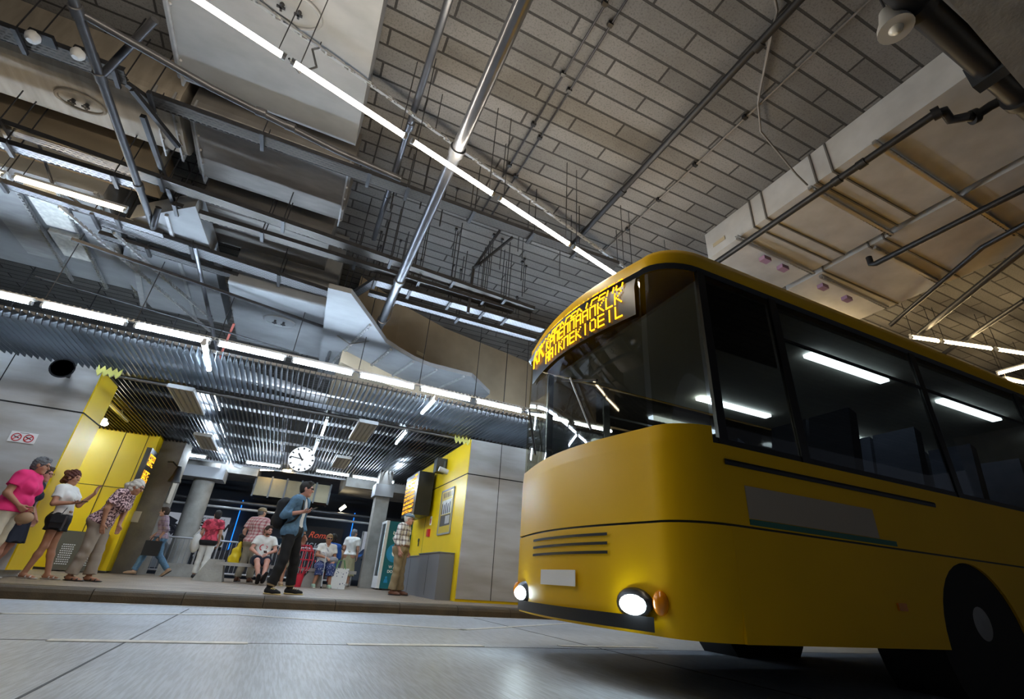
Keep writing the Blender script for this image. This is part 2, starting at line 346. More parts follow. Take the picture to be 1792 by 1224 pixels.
struct('wall_billboards', MB().box((-16,23.95,0),(24,24.1,3.75)), mat('billboard_wall', (.045,.055,.075), .6), 'dark wall carrying the billboards', 'wall')
struct('beam_3', MB().box((-16,21.5,4.6),(24,22.5,7)), M_CONCD, 'deep concrete beam at the back', 'beam')
# upper right concrete beam
struct('beam_4', MB().prism([onz(1650,-10,5.6), onz(1800,165,5.6), onz(1980,165,5.6), onz(1980,-10,5.6)], (0,0,1.4)), M_CONC, 'concrete beam in the upper right corner', 'beam')
# tan concrete downstand above the canopy
# ================================================================ UNDER THE CEILING: ducts, trays, pipes, lamps
struct('beam_5', MB().prism([(.25,10.25,4.7),(1.45,11.05,4.7),(2.85,11.7,4.7),(9,13.2,4.7),(9,13.6,4.7),(.25,13.6,4.7)], (0,0,2.3)), M_TANC, 'tan concrete downstand above the platform canopy', 'beam')
def soft_box(mb, x0, x1, y0, y1, z0, z1, r=.12):
    """duct run along X with rounded lower long edges"""
    pr = []
    for a in range(5):
        t = math.pi/2*a/4; pr.append((y0+r-r*math.cos(t), z0+r-r*math.sin(t)))
    for a in range(5):
        t = math.pi/2*a/4; pr.append((y1-r+r*math.sin(t), z0+r-r*math.cos(t)))
    pr += [(y1, z1), (y0, z1)]
    return mb.prism([(x0, y, z) for y, z in pr], (x1-x0, 0, 0))
def duct(label, x0, x1, y0, y1, z0, m, seams=(), hatch=None, r=.1, group=None, flanges=True, z1=6.98):
    t = thing('ventilation_duct', label, 'duct', ((x0+x1)/2, (y0+y1)/2, z0), 'flat ventilation ducts under the ceiling')
    obj('duct_body', soft_box(MB(), x0, x1, y0, y1, z0, z1, r), m, t)
    if flanges:
        for s in seams:
            f = MB().box((s-.012, y0-.02, z0-.03), (s+.012, y1+.02, z0+.2))
            for q in range(5): f.ell((s+.02, y0+(y1-y0)*(q+.5)/5, z0-.012), .022, 8, 5)
            obj('flange', f, M_GALV, t)
    if hatch:
        hx, hy, ra, rb = hatch
        h = MB(); pts = [(hx+ra*math.cos(2*math.pi*i/40), hy+rb*math.sin(2*math.pi*i/40), z0-.012) for i in range(41)]
        h.tube(pts, .022, 8, False); h.prism([(hx+ra*math.cos(2*math.pi*i/40), hy+rb*math.sin(2*math.pi*i/40), z0-.008) for i in range(40)], (0,0,.007))
        hh = obj('access_hatch', h, m, t, True)
        for s in (-1, 1):
            kx = hx+s*ra*.28
            obj('hatch_knob', MB().tube([(kx,hy,z0-.07),(kx,hy,z0-.005)], .025, 8).box((kx-.045,hy-.012,z0-.08),(kx+.045,hy+.012,z0-.06)).box((kx-.012,hy-.045,z0-.08),(kx+.012,hy+.045,z0-.06)), M_STEEL, hh)
    return t
duct('wide pale duct with an oval hatch above the long lamp row', -2.72, -.4, 2.0, 5.7, 6.3, M_GALVL, (-2.66,), (-1.35, 4.0, .33, .2))
duct('long grey duct between two cable trays, left of the big pipe', -2.62, -.37, 6.02, 7.5, 6.2, M_GALVD, (-2.56,-.42), None, .2)
duct('dusty duct with an oval two-knob hatch at the upper left', -5.6, -2.75, 6.02, 7.12, 6.2, M_DUCTC, (-3.05,-2.82), (-4.0, 6.62, .28, .16), .2)
duct('narrow brown duct squeezed behind the cable tray', -2.6, -.5, 7.75, 9.05, 6.0, M_GALVD, (), None, .2)
duct('bright duct with a small oval hatch just above the canopy lamps', -2.02, -.2, 8.85, 11.6, 5.2, M_GALVL, (), (-1.12, 10.0, .3, .22), .06)
t = thing('ventilation_duct', 'kinked pale duct sweeping to the right below the tan beam', 'duct', (2,10.5,5), 'flat ventilation ducts under the ceiling')
obj('duct_body', MB().prism([(-.3,7.75,5),(.09,7.73,5),(.63,8.64,5),(1.04,9.37,5),(1.34,9.61,5),(1.82,9.93,5),(2.24,10.07,5),(2.82,10.09,5),(3.29,10.1,5),(4.1,10.93,5),(4.1,12.4,5),(-.15,12.4,5)], (0,0,.1)), M_GALVL, t)
for (a, b) in (((.6,8.7,4.98),(.1,11.2,4.98)), ((1.2,9.6,4.98),(.8,11.6,4.98)), ((1.8,9.97,4.98),(1.4,11.8,4.98)), ((2.4,10.12,4.98),(2.0,11.9,4.98)), ((3.1,10.14,4.98),(2.6,12,4.98))):
    obj('flange', MB().bar(a, b, .05, .05), M_STRUT if a[0] < 1.5 else M_GALV, t)
# tapering pale duct at the left
t = thing('ventilation_duct', 'pale faceted duct fanning out above the left end of the canopy', 'duct', (-3.4,9.5,5.5), 'flat ventilation ducts under the ceiling')
obj('duct_body', MB().prism([(-3.5,8.15,5.5),(-2.45,7.25,5.5),(-2.35,8.4,5.5),(-2.3,11.5,5.5),(-3.8,11.55,5.5),(-4.1,10.2,5.5)], (0,0,.3)), M_GALVL, t)
obj('flange', MB().bar((-3.5,8.15,5.48),(-3.95,11.5,5.48), .1, .04), M_GALV, t); obj('flange', MB().bar((-2.9,7.7,5.48),(-2.95,11.5,5.48), .05, .04), M_GALV, t)
t = thing('ventilation_duct', 'patchwork of grey duct panels at the far left above the lamps', 'duct', (-4.9,9.6,5.7), 'flat ventilation ducts under the ceiling')
obj('duct_body', MB().box((-6.4,8.0,5.7),(-3.9,11.3,6.5)), M_GALVL, t)
for i, (x0, x1, y0, y1, mm) in enumerate(((-5.0,-4.55,8.3,9.3,M_WHITE),(-4.45,-3.98,8.6,10.0,M_GALV),(-5.05,-4.6,9.5,10.3,M_WHITE),(-5.7,-5.15,8.3,10.6,M_GALV))): obj('panel', MB().box((x0,y0,5.62),(x1,y1,5.7)), mm, t)
for x in (-5.1,-4.5,-3.95): obj('strut', MB().bar((x,7.9,5.64),(x-.15,11.4,5.64), .05, .05), M_STRUT, t)
t = thing('ventilation_duct', 'tan lined duct face beneath the left amber lamp', 'duct', (-4.6,8.0,5.9), 'flat ventilation ducts under the ceiling')
obj('duct_body', MB().box((-6.4,7.35,5.95),(-3.2,8.0,6.6)), M_TANC, t)
solid('insulated_pipe', MB().tube([(-2.6,12.0,4.6),(-1.0,11.9,4.45),(.2,12.2,4.4)], .14, 14), M_GALV, 'silvery insulated pipe behind the hatch duct', 'pipe', smooth=True)
# ducts on the right
def rduct(label, x0, x1, y0, y1, z0, m, cross):
    t = thing('ventilation_duct', label, 'duct', ((x0+x1)/2, (y0+y1)/2, z0), 'flat ventilation ducts under the ceiling')
    obj('duct_body', MB().box((x0,y0,z0),(x1,y1,6.99)), m, t)
    for y in cross: obj('flange', MB().box((x0-.02,y-.012,z0-.025),(x1+.01,y+.012,6.98)), M_GALVD, t)
    return t
rduct('grey duct with a plain side wall running away at the upper right', 6.2, 8.2, -.5, 5.2, 6.4, M_GALVR, (2.75,3.0,3.9,4.15))
rduct('grey duct strip beyond the gap at the upper right', 8.36, 10.7, 1.2, 5.2, 6.4, M_GALVR, (2.2,3.3,3.55,4.4))
g = 'slotted channels under the right ducts'
for i, (x0, x1, y) in enumerate(((6.15,10.0,2.15),(6.15,8.3,3.1),(6.1,8.2,4.45),(8.4,10.5,3.5),(8.4,10.6,4.5))):
    solid('strut_channel', MB().bar((x0,y,6.35),(x1,y+.05,6.35), .06, .06), M_STRUT, ['slotted channel under the right ducts, nearest the corner beam','slotted channel under the near right duct, in the middle','slotted channel under the near right duct, just above the bus roof','slotted channel under the duct beyond the gap, in the middle','slotted channel under the duct beyond the gap, just above the bus roof'][i], 'channel', g)
for i, (x, y) in enumerate(((6.9,4.6),(7.4,4.62),(8.6,4.66),(9.4,4.7))):
    solid('junction_box', MB().box((x,y-.05,6.25),(x+.18,y+.07,6.33)), mat('mauve_box', (.34,.2,.3), .5), 'small mauve box on the channel above the bus roof', 'box', 'mauve boxes on the channel above the bus')
# ---- cable trays
def tray(label, x0, x1, y, z, w, m, hang=(), h=.07, y2=None, top=6.99):
    y2 = y if y2 is None else y2
    t = thing('cable_tray', label, 'cable tray', ((x0+x1)/2, (y+y2)/2, z), 'perforated cable trays under the ceiling')
    mb = MB()
    mb.prism([(x0,y-w/2,z),(x1,y2-w/2,z),(x1,y2+w/2,z),(x0,y+w/2,z)], (0,0,.004))
    obj('tray_body', mb, m, t)
    for s in (-1,1): obj('side_rail', MB().prism([(x0,y+s*w/2,z-.004),(x1,y2+s*w/2,z-.004),(x1,y2+s*w/2,z+h),(x0,y+s*w/2,z+h)], (0,.006,0)), M_STEEL, t)
    obj('cable_bed', MB().prism([(x0,y-w/2+.01,z+.008),(x1,y2-w/2+.01,z+.008),(x1,y2+w/2-.01,z+.008),(x0,y+w/2-.01,z+.008)], (0,0,.01)), M_BLACK, t)  # flat black sheet standing in for the dark inside, so the slots read dark
    for x in hang:
        yy = y+(y2-y)*(x-x0)/(x1-x0)
        obj('bracket', MB().box((x-.025,yy-w/2-.06,z-.05),(x+.025,yy+w/2+.06,z-.005)), M_STEEL, t)
        for s in (-1,1): obj('hanger_rod', MB().tube([(x,yy+s*(w/2+.04),z-.04),(x,yy+s*(w/2+.04),top)], .009, 6), M_STEEL, t)
    mbc = MB()
    for q in range(3):
        yo = (q-1)*w*.24
        mbc.tube([(x0+(x1-x0)*i/8, y+(y2-y)*i/8+yo+.02*math.sin(i*1.7+q), z+.02+.012*q) for i in range(9)], .014, 6)
    obj('cable', mbc, M_STEEL, t, True)
    return t
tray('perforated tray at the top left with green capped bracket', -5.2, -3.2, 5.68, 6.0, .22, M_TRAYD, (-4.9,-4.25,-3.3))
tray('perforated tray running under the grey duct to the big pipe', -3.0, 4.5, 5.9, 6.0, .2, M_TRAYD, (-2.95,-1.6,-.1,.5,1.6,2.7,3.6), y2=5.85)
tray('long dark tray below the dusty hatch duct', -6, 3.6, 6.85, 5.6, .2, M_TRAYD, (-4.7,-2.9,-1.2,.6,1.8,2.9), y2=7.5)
tray('wide bright tray with slotted sides below the brown duct', -4.0, .0, 8.3, 5.4, .3, M_TRAY, (-3.95,-2.6,-1.2,-.05), y2=8.75)
tray('second bright tray right beside the wide one', -4.0, .0, 8.72, 5.36, .16, M_TRAY, (-3.3,-.6), y2=9.12)
tray('slanted bright tray link beside the thin pipe', 0.0, .42, 8.85, 5.4, .34, M_TRAY, (.05,), y2=7.85)
tray('bright tray reaching from the slanted link to the bus display', .4, 4.0, 7.8, 5.4, .2, M_TRAY, (.45,1.1,1.9,2.6,3.1))
tray('narrow bright tray just below the one to the bus display', .4, 4.0, 8.15, 5.33, .14, M_TRAY, (.9,2.2))
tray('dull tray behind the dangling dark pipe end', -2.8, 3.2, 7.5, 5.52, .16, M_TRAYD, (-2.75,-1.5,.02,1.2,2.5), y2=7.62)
tray('pale tray above the left amber lamp', -5.6, -3.15, 7.05, 5.4, .16, M_TRAY, (-4.6,-3.4))
tray('pale tray below the left amber lamp', -5.6, -3.0, 7.95, 5.38, .14, M_TRAY, (-5.0,-3.6), y2=8.2)
for i, (x0, y0, x1, y1, z, lab) in enumerate(((-3.2,5.75,-2.95,5.9,5.99,'short stepped bracket joining two dark trays at the left'),(-3.1,5.72,-2.7,6.5,5.9,'slanted slotted bracket beside the dark pipe'),(-2.95,5.9,-2.85,8.0,5.7,'long slotted arm hanging below the dusty duct'))):
    solid('strut_channel', MB().bar((x0,y0,z),(x1,y1,z), .06, .06), M_STEEL, lab, 'channel', 'dark slotted arms at the left')
for i, (xa, ya, xb, yb, z, lab) in enumerate(((-4.3,8.0,-2.6,11.6,5.28,'slotted channel crossing the left ducts toward the lamps'),(-3.7,8.4,-2.5,11.0,5.3,'slotted channel hanging beside the thin steel pipe'),(-4.2,8.5,1.0,9.75,5.05,'thin slotted channel running down to the hatch duct'))):
    solid('strut_channel', MB().bar((xa,ya,z),(xb,yb,z), .04, .05), M_STEEL if i == 2 else M_STRUT, lab, 'channel', 'slotted channels over the canopy')
# ---- pipes (straight runs across the hall)
def pipe(label, pts, r, m, couplings=(), cm=None, group='straight pipes under the ceiling', name='ceiling_pipe'):
    t = thing(name, label, 'pipe', pts[0], group)
    obj('pipe_run', MB().tube(pts, r, 16), m, t, True)
    for c in couplings:
        a, d = Vector(c[0]), Vector(c[1]).normalized()
        obj('coupling', MB().lathe(a-d*.06, a+d*.06, ((0,r*1.02),(.05,r*1.28),(.95,r*1.28),(1,r*1.02)), 16), cm or m, t, True)
    return t
Yd = (0,1,0); Xd = (1,0,0)
t = pipe('thick shiny grey pipe crossing above the lamp row down to the canopy', [(.82,.6,5.25),(.82,7.7,5.25),(.82,10.5,5.24)], .078, M_PIPE, (((.82,4.09,5.25),Yd),((.82,7.27,5.25),Yd),((.82,8.91,5.25),Yd)))
obj('valve', MB().lathe((.82,9.75,5.25),(.82,10.75,5.24), ((0,.08),(.02,.14),(.12,.14),(.14,.085),(.5,.1),(.52,.165),(.66,.165),(.68,.1),(1,.1)), 16), M_BLKPIPE, t, True)
pipe('thinner dark pipe left of the thick shiny one', [(.28,1.5,6.65),(.26,8.2,6.65)], .05, M_PIPE, (((.28,5.2,6.65),Yd),((.27,6.9,6.65),Yd)))
t = pipe('dark pipe slanting down from the top left corner', [(-3.05,2.9,5.3),(-3.05,7.76,5.3)], .048, M_STEEL, (((-3.05,4.31,5.3),Yd),((-3.05,5.06,5.3),Yd),((-3.05,6.89,5.3),Yd)))
obj('pipe_end', MB().tube([(-3.05,7.71,5.3),(-3.03,7.83,5.26),(-2.98,7.67,5.21),(-2.93,7.41,5.39)], .044, 10), M_STEEL, t, True)
pipe('dark pipe branching to the right below the wide pale duct', [(-3.03,4.34,5.32),(-1.92,4.62,5.3),(-.52,4.9,5.34),(.31,4.97,5.34)], .04, M_STEEL, (((-1.41,4.72,5.32),Xd),((-1.09,4.78,5.33),Xd)))
pipe('short diagonal brace pipe at the top left', [(-3.01,5.01,5.32),(-2.48,4.27,5.56)], .04, M_STEEL)
pipe('black pipe close to the block ceiling in the top middle', [(3.95,.8,6.8),(3.95,6.6,6.8)], .05, M_BLKPIPE, (((3.97,2.1,6.8),Yd),((3.96,4.9,6.8),Yd)))
t = pipe('black pipe under the near right duct', [(6.1,1.45,6.1),(6.08,5.0,6.1)], .05, M_BLKPIPE, (((6.1,2.35,6.1),Yd),((6.1,2.7,6.1),Yd)))
obj('valve', MB().tube([(6.1,1.5,6.1),(6.15,1.4,6.1),(6.3,1.42,6.05),(6.36,1.3,6.0),(6.5,1.28,6.05),(6.55,1.12,6.1),(6.6,.9,6.1)], .055, 12).lathe((6.1,1.5,6.1),(6.12,1.42,6.1), ((0,.08),(1,.08))).lathe((6.46,1.29,6.03),(6.5,1.24,6.05), ((0,.09),(1,.09))).lathe((6.57,1.05,6.1),(6.58,1.0,6.1), ((0,.085),(1,.085))), M_BLKPIPE, t, True)
pipe('black pipe ending in an elbow under the second right duct', [(8.5,.8,6.1),(8.5,3.6,6.1),(8.52,3.68,6.14),(8.52,3.68,6.3)], .05, M_BLKPIPE)
pipe('dark pipe at the right edge above the bus roof', [(9.6,1.3,6.3),(9.85,2.6,6.3),(11.3,4.9,6.3)], .045, M_STEEL)
pipe('second dark pipe at the right edge just below the first', [(10.2,2.0,6.25),(12.2,4.9,6.25)], .06, M_STEEL)
pipe('third dark pipe at the far right above the bus tail', [(12.2,3.0,6.2),(13.9,5.6,6.2)], .05, M_STEEL)
t = pipe('thick black pipe beside the upper right corner beam', [(3.6,.8,5.8),(6.9,.86,5.8)], .13, M_BLKPIPE, (((4.35,.82,5.8),Xd),((6.35,.85,5.8),Xd)))
obj('bracket', MB().box((5.6,.72,5.65),(5.75,1.0,5.95)), M_DARK, t)
t = thing('pendant_lamp', 'unlit bell lamp beside the thick black pipe', 'lamp', (4.25,.98,5.6))
obj('lamp_shade', MB().lathe((4.25,1.0,5.95),(4.25,1.0,5.62), ((0,.04),(.1,.07),(.5,.1),(.8,.14),(1,.15)), 20), mat('lamp_grey', (.5,.48,.44), .4), t, True)
obj('bulb', MB().ell((4.25,1.0,5.66), (.07,.07,.09)), mat('lamp_glass', (.7,.66,.55), .15), t, True); obj('hanger', MB().tube([(4.25,1.0,5.9),(4.25,1.0,6.99)], .012, 6), M_STEEL, t)
for i, (x, lab) in enumerate(((2.02,'left one of the paired thin conduits on the block ceiling'),(2.22,'right one of the paired thin conduits on the block ceiling'),(4.75,'single thin conduit on the block ceiling right of the black pipe'))):
    t = thing('conduit', lab, 'conduit', (x,4,6.95), 'thin conduits on the block ceiling')
    mb = MB().tube([(x+.02,1.0,6.96),(x,6.9,6.96)], .016, 8); obj('conduit_run', mb, M_STEEL if i < 2 else M_GALVD, t, True)
    for y in (2.6,3.6,4.5,5.4): obj('clip', MB().box((x-.035,y+.17*i,6.93),(x+.035,y+.05+.17*i,6.99)), M_BLACK, t)
solid('cable', MB().tube([(4.0,1.9,6.95),(4.7,2.7,6.93),(5.1,3.0,6.9),(5.45,3.05,6.75),(5.9,3.1,6.5),(6.15,3.12,6.42)], .014, 8), M_GALVD, 'grey cable looping from the block ceiling onto the right duct', 'cable', smooth=True)
solid('cable', MB().tube([(2.9,1.2,6.95),(3.9,1.75,6.94),(4.65,2.65,6.94)], .018, 8), M_GALVD, 'grey cable lying along the block joints near the black pipe', 'cable', smooth=True)
solid('cable', MB().tube([(-4.6,7.3,5.9),(-4.4,7.8,5.5),(-4.0,8.2,5.45),(-3.2,8.45,5.42)], .02, 8), M_BLACK, 'black cable drooping beside the left amber lamp', 'cable', smooth=True)
solid('cable', MB().tube([(.05,9.6,5.0),(.35,9.7,4.92),(.7,9.5,5.0),(1.0,9.2,5.5),(1.02,9.0,6.2)], .012, 8), M_GALVD, 'thin cable sagging from the slotted channel to the thick pipe', 'cable', smooth=True)
# steel water pipes dropping onto the canopy
for x0, y0, x1, y1, lab in ((-2.55,8.3,-2.2,11.2,'thin steel pipe dropping past the slotted channels'),(.05,9.3,-.05,11.9,'thin steel pipe with a collar right of the hatch duct')):
    pipe(lab, [(x0,y0,5.4),(x1,y1,4.6)], .035, M_PIPE, (((x0*.4+x1*.6, y0*.4+y1*.6, 5.4*.4+4.6*.6), (x1-x0,y1-y0,-.8)),))
pipe('rusty thin pipe above the lamps at the left', [(-4.9,9.6,4.75),(-.6,10.3,4.7)], .016, M_STEEL)
solid('red_strip', MB().bar((-1.9,10.0,4.9),(-2.1,10.9,4.4), .04, .03), mat('faded_red', (.3,.08,.06), .6), 'faded red strip hanging above the canopy lamps', 'strip')
# loose rods
rr = random.Random(3)
for i in range(26):
    x = rr.uniform(.2,4.2); y = rr.uniform(6.3,9.6); z = rr.uniform(5.9,6.5)
    mb = MB().tube([(x,y,z),(x,y,6.995)], .008, 6).cbox((x,y,6.97),(.05,.05,.04))
    solid('hanging_rod', mb, M_STEEL, 'bare thin rod hanging from the block ceiling', 'rod', 'bare rods hanging from the block ceiling')
for i in range(6):
    x = -.1+.22*i+.2*(i % 2); y = 5.9+.25*(i % 3); solid('hanging_rod', MB().tube([(x,y,6.0),(x,y,6.995)], .012, 6), M_STEEL, 'bare thin rod hanging from the block ceiling', 'rod', 'bare rods hanging from the block ceiling')
# braced bracket in the middle
solid('bracket_frame', MB().bar((2.25,7.6,5.2),(2.25,7.6,6.3),.05,.05).bar((2.25,7.6,6.25),(2.7,6.7,6.6),.04,.04).bar((2.25,7.6,6.25),(2.4,6.6,6.6),.04,.04), M_STEEL, 'forked steel bracket left of the bus display', 'bracket')
# arrow stickers and detectors
def arrow_sticker(c, d, up, L, wd, m, lab, nrm):
    c = Vector(c); d = Vector(d); up = Vector(up); nrm = Vector(nrm)
    t = thing('arrow_sticker', lab, 'sticker', c)
    obj('backing', MB().prism([c-d*L-up*wd, c+d*L-up*wd, c+d*L+up*wd, c-d*L+up*wd], nrm*.004), M_WHITE if m != 'g' else mat('tan_label', (.5,.42,.28)), t)
    a = [(-.8,-.3),(.2,-.3),(.2,-.8),(.9,0),(.2,.8),(.2,.3),(-.8,.3)]
    obj('arrow', MB().prism([c+d*L*x+up*wd*y-nrm*.003 for x, y in a], nrm*.002), mat('arrow_green', (.02,.12,.03)) if m == 'g' else mat('arrow_violet', (.16,.05,.1)), t)
arrow_sticker((-3.9,5.92,6.2), (-1,0,0), (0,1,0), .19, .055, 'v', 'white sticker with a violet arrow at the top left', (0,0,-1))
arrow_sticker((2.2,11.34,5.85), (-.905,-.42,0), (0,0,1), .14, .05, 'g', 'small green arrow sticker on the tan beam', (.42,-.9,0))
arrow_sticker((6.19,4.9,6.6), (0,-1,.0), (0,0,1), .14, .04, 'g', 'small green arrow sticker on the side of the right duct', (-1,0,0))
for i, x in enumerate((-4.05,-3.62)):
    t = thing('detector', ['white round detector by the tray at the top left','white round detector half behind the slanting dark pipe'][i], 'detector', (x,5.55,5.9), 'detectors on the top left tray')
    obj('housing', MB().lathe((x,5.5,5.98),(x,5.5,5.86), ((0,.06),(.4,.075),(.8,.06),(1,.035)), 16), M_TUBEEND, t, True); obj('base', MB().box((x-.05,5.45,5.97),(x+.18,5.6,6.02)), M_BLACK, t)
# ---- fluorescent lamps
def lamp(label, a, b, r, m, group, drop=None, batten=True, off=(0,0,.06)):
    a = Vector(a); b = Vector(b); d = (b-a).normalized(); c = (a+b)/2
    t = thing('tube_lamp', label, 'lamp', c, group)
    obj('tube', MB().tube([a+d*.03, b-d*.03], r, 8), m, t, True)
    for p, s in ((a, 1), (b, -1)): obj('end_cap', MB().tube([p, p+d*(.035*s)], r*1.35, 8), M_TUBEEND, t)
    if batten:
        o = Vector(off); obj('batten', MB().bar(a+o, b+o, .05, .04), M_TUBEEND, t)
    if drop:
        for p in (a+d*.08, b-d*.08): obj('hanger_wire', MB().tube([p+Vector((0,0,.02)), (p.x, p.y, drop)], .006, 5), M_STEEL, t)
    return t
LA = Vector((-1.81,3.41,5)); LD = (Vector((2.81,4.68,5))-LA).normalized()
lx = [(-3.95,-2.5),(-2.42,-.93+.0),(-.83,.72-.06+.02),(.78,2.15),(2.3,3.75),(3.85,5.3),(5.4,6.9)]
base = LA
segs = [(-3.76,-2.38),(-2.34,-1.08),(-1.03,.2),(.26,1.42),(1.5,2.78),(2.84,4.08),(4.14,5.35)]
names = ['first tube of the long lamp row, out past the top edge','second tube of the long lamp row','tube of the long lamp row under the wide pale duct, left of its oval hatch','tube of the long lamp row left of the thick pipe','tube of the long lamp row right below the thick pipe','last tube of the long lamp row above the bus front','tube of the long lamp row hidden beyond the bus']
def at_x(x): return LA + LD*((x-LA.x)/LD.x)
for i, (x0, x1) in enumerate(segs):
    lamp(['tube of the long slanting lamp row at its upper left end','tube of the long slanting lamp row under the pale duct','tube of the long slanting lamp row between pale duct and thick pipe','tube of the long slanting lamp row crossing the thick pipe','tube of the long slanting lamp row just above the bus display','tube of the long slanting lamp row over the bus roof','tube of the long slanting lamp row farthest along the bus'][i], at_x(x0), at_x(x1), .028, M_WARM, 'long slanting lamp row over the lane', 6.29 if i < 3 else 6.6, False)
t = thing('cable_channel', 'slotted channel carrying the long slanting lamp row', 'channel', (0,4.55,6.2))
obj('channel_body', MB().bar((-5,3.05,6.2), (7,6.65,6.2), .04, .04), M_STRUT, t)
for x in (-3,-1,.6,1.8,3.2,4.6,6): obj('hanger_rod', MB().tube([(x,3.05+(x+5)*.3,6.2), (x,3.05+(x+5)*.3,6.3 if -2.7 < x < -.4 else 6.99)], .007, 6), M_STEEL, t)
obj('cable', MB().tube([at_x(-1.06)+Vector((0,.02,.04)), at_x(-1.02)+Vector((.05,.15,.08)), at_x(-.9)+Vector((.05,.15,.3)), at_x(-.98)+Vector((0,.3,.7)), (-1.0,4.25,6.18)], .012, 6), M_BLACK, t, True)
for i, (x0, x1) in enumerate(((-6.3,-4.82),(-4.72,-3.36))):
    lamp(['amber tube lamp cut by the left edge of the picture','amber tube lamp under the trays at the left'][i], (x0,7.6,5.3), (x1,7.63,5.3), .028, M_AMB, 'amber lamps at the left', 5.9)
for i, (x0, y0, x1, y1) in enumerate(((11.6,4.75,12.3,4.55),(12.35,4.53,13.6,4.18),(13.7,4.15,15.2,3.75))):
    lamp(['short end of the amber lamp row over the bus tail','middle tube of the amber lamp row over the bus tail','last tube of the amber lamp row over the bus tail'][i], (x0,y0,6), (x1,y1,6), .03, M_WARM2, 'amber lamps over the bus tail', 6.9)
lamp('short amber lamp at the right edge above the bus tail', onz(1745,655,6.2), onz(1800,640,6.2), .03, M_WARM2, 'amber lamps over the bus tail', 6.9)
lamp('low amber lamp at the right edge touching the bus roof line', onz(1758,664,6.0), onz(1800,672,6.0), .03, M_WARM2, 'amber lamps over the bus tail', 6.9)
for i, (x, y) in enumerate(((9.5,5.9),(11.2,6.0))):  # unseen lamps, added to throw warm light on the right-hand ceiling
    lamp(['amber tube lamp over the far side of the bus, nearer its front','amber tube lamp over the far side of the bus, nearer its tail'][i], (x,y,6.2), (x+1.4,y-.1,6.2), .03, M_WARM2, 'amber lamps beyond the bus', 6.9)
# ================================================================ CANOPY
M_BLADE = mat('canopy_blade', (.1,.115,.135), .38, .3); M_BLADEB = mat('canopy_frame', (.03,.035,.042), .4, .3)
cp = thing('slatted_canopy', 'dark slatted metal canopy over the whole platform', 'canopy', (0,14,3.5))
mb = MB()
for i in range(196):
    x = -8.6+.09*i
    mb.prism([(x-.007,8.32,3.64),(x-.007,8.4,3.5),(x-.007,10.2,3.5),(x-.007,10.14,3.64)], (.014,0,0))
obj('front_slats', mb, M_BLADE, cp)
mb = MB()
for i in range(196):
    x = -8.6+.09*i; mb.box((x-.007,10.5,3.5),(x+.007,18.0,3.6))
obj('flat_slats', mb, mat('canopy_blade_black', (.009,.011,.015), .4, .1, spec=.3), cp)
mb = MB()
for y in (11.6,13.0,14.4,15.8,17.4): mb.box((-8.7,y-.03,3.6),(9,y+.03,3.67))
for x in (-6,-3.3,-.6,2.1,4.8,7.5): mb.box((x-.03,10.5,3.67),(x+.03,18,3.74))
obj('cross_rails', mb, M_GALV, cp)
obj('edge_beam', MB().box((-8.7,10.2,3.56),(9,10.48,3.66)), M_BLADEB, cp)
obj('edge_tube', MB().tube([(-8.7,10.33,3.5),(9,10.33,3.5)], .035, 8), M_GALVD, cp, True)
obj('top_rail', MB().bar((-8.7,8.5,3.67),(9,8.5,3.67), .05, .05), M_GALV, cp); obj('top_rail', MB().bar((-8.7,9.6,3.66),(9,9.6,3.66), .04, .04), M_GALV, cp)
obj('back_fringe', MB().box((-8.7,18.0,3.45),(9,18.04,3.7)), M_GALV, cp)
for x in (-6,-3.3,-.6,2.1,4.8):
    for y in (11.6,14.4): obj('hanger_rod', MB().tube([(x,y,3.75),(x,y,6.99)], .012, 6), M_STEEL, cp)
# lamp row along the canopy's front edge
ch = thing('cable_channel', 'slotted channel behind the white lamp row of the canopy', 'channel', (0,9.28,4.2)); obj('channel_body', MB().bar((-9,9.18,4.2),(9,9.42,4.2), .06, .05), M_STRUT, ch)
for i in range(12): obj('hanger_rod', MB().tube([(-7+1.27*i,9.25+.013*i,4.22),(-7+1.27*i,9.25+.013*i,6.99)], .008, 6), M_STEEL, ch)
g = 'white lamp row along the canopy edge'
for i in range(-2, 9):
    x = -4.43+1.268*i
    where = {-3:'outside the picture at the far left',-2:'out past the left edge',-1:'cut by the left edge of the picture',0:'second from the left edge, over the grey panel wall',1:'third from the left edge',2:'below the hatch duct, fourth from the left edge',3:'right of the hatch duct, fifth from the left edge',4:'sixth from the left edge',5:'beside the kinked duct, seventh from the left edge',6:'eighth from the left, reaching toward the bus',7:'partly behind the bus front',8:'hidden behind the bus windscreen',9:'farthest right behind the bus'}[i]
    where = where
    lamp('white canopy edge tube lamp, '+where, (x,9.2+.02*i,4.1), (x+1.16,9.22+.02*i,4.1), .03, M_COOL, g, 4.2, True, (0,.02,.07))
# lamps inside the canopy
def pxlamp(label, p0, p1, z, m, g, r=.022): return lamp(label, onz(*p0,z), onz(*p1,z), r, m, g, None, True, (0,0,.05))
g = 'lamps set between the canopy slats'
pxlamp('bright lamp across the slats at the front left of the canopy', (356,600), (366,648), 3.46, M_COOL, g, .03)
pxlamp('bright lamp across the slats at the front right of the canopy', (763,698), (738,724), 3.46, M_COOL, g, .025)
pxlamp('lamp between the slats just above the clock, slanting', (573,733), (563,762), 3.44, M_COOL2, g)
pxlamp('lamp between the slats touching the top of the clock', (557,772), (546,800), 3.44, M_COOL2, g)
pxlamp('lamp between the slats right of the larger right heater', (712,755), (693,777), 3.44, M_COOL2, g)
pxlamp('lamp glinting through the slats right of the left front heater', (376,690), (384,718), 3.72, M_COOL, g)
pxlamp('lamp glinting through the slats above the small left heater', (386,740), (392,770), 3.72, M_COOL, g)
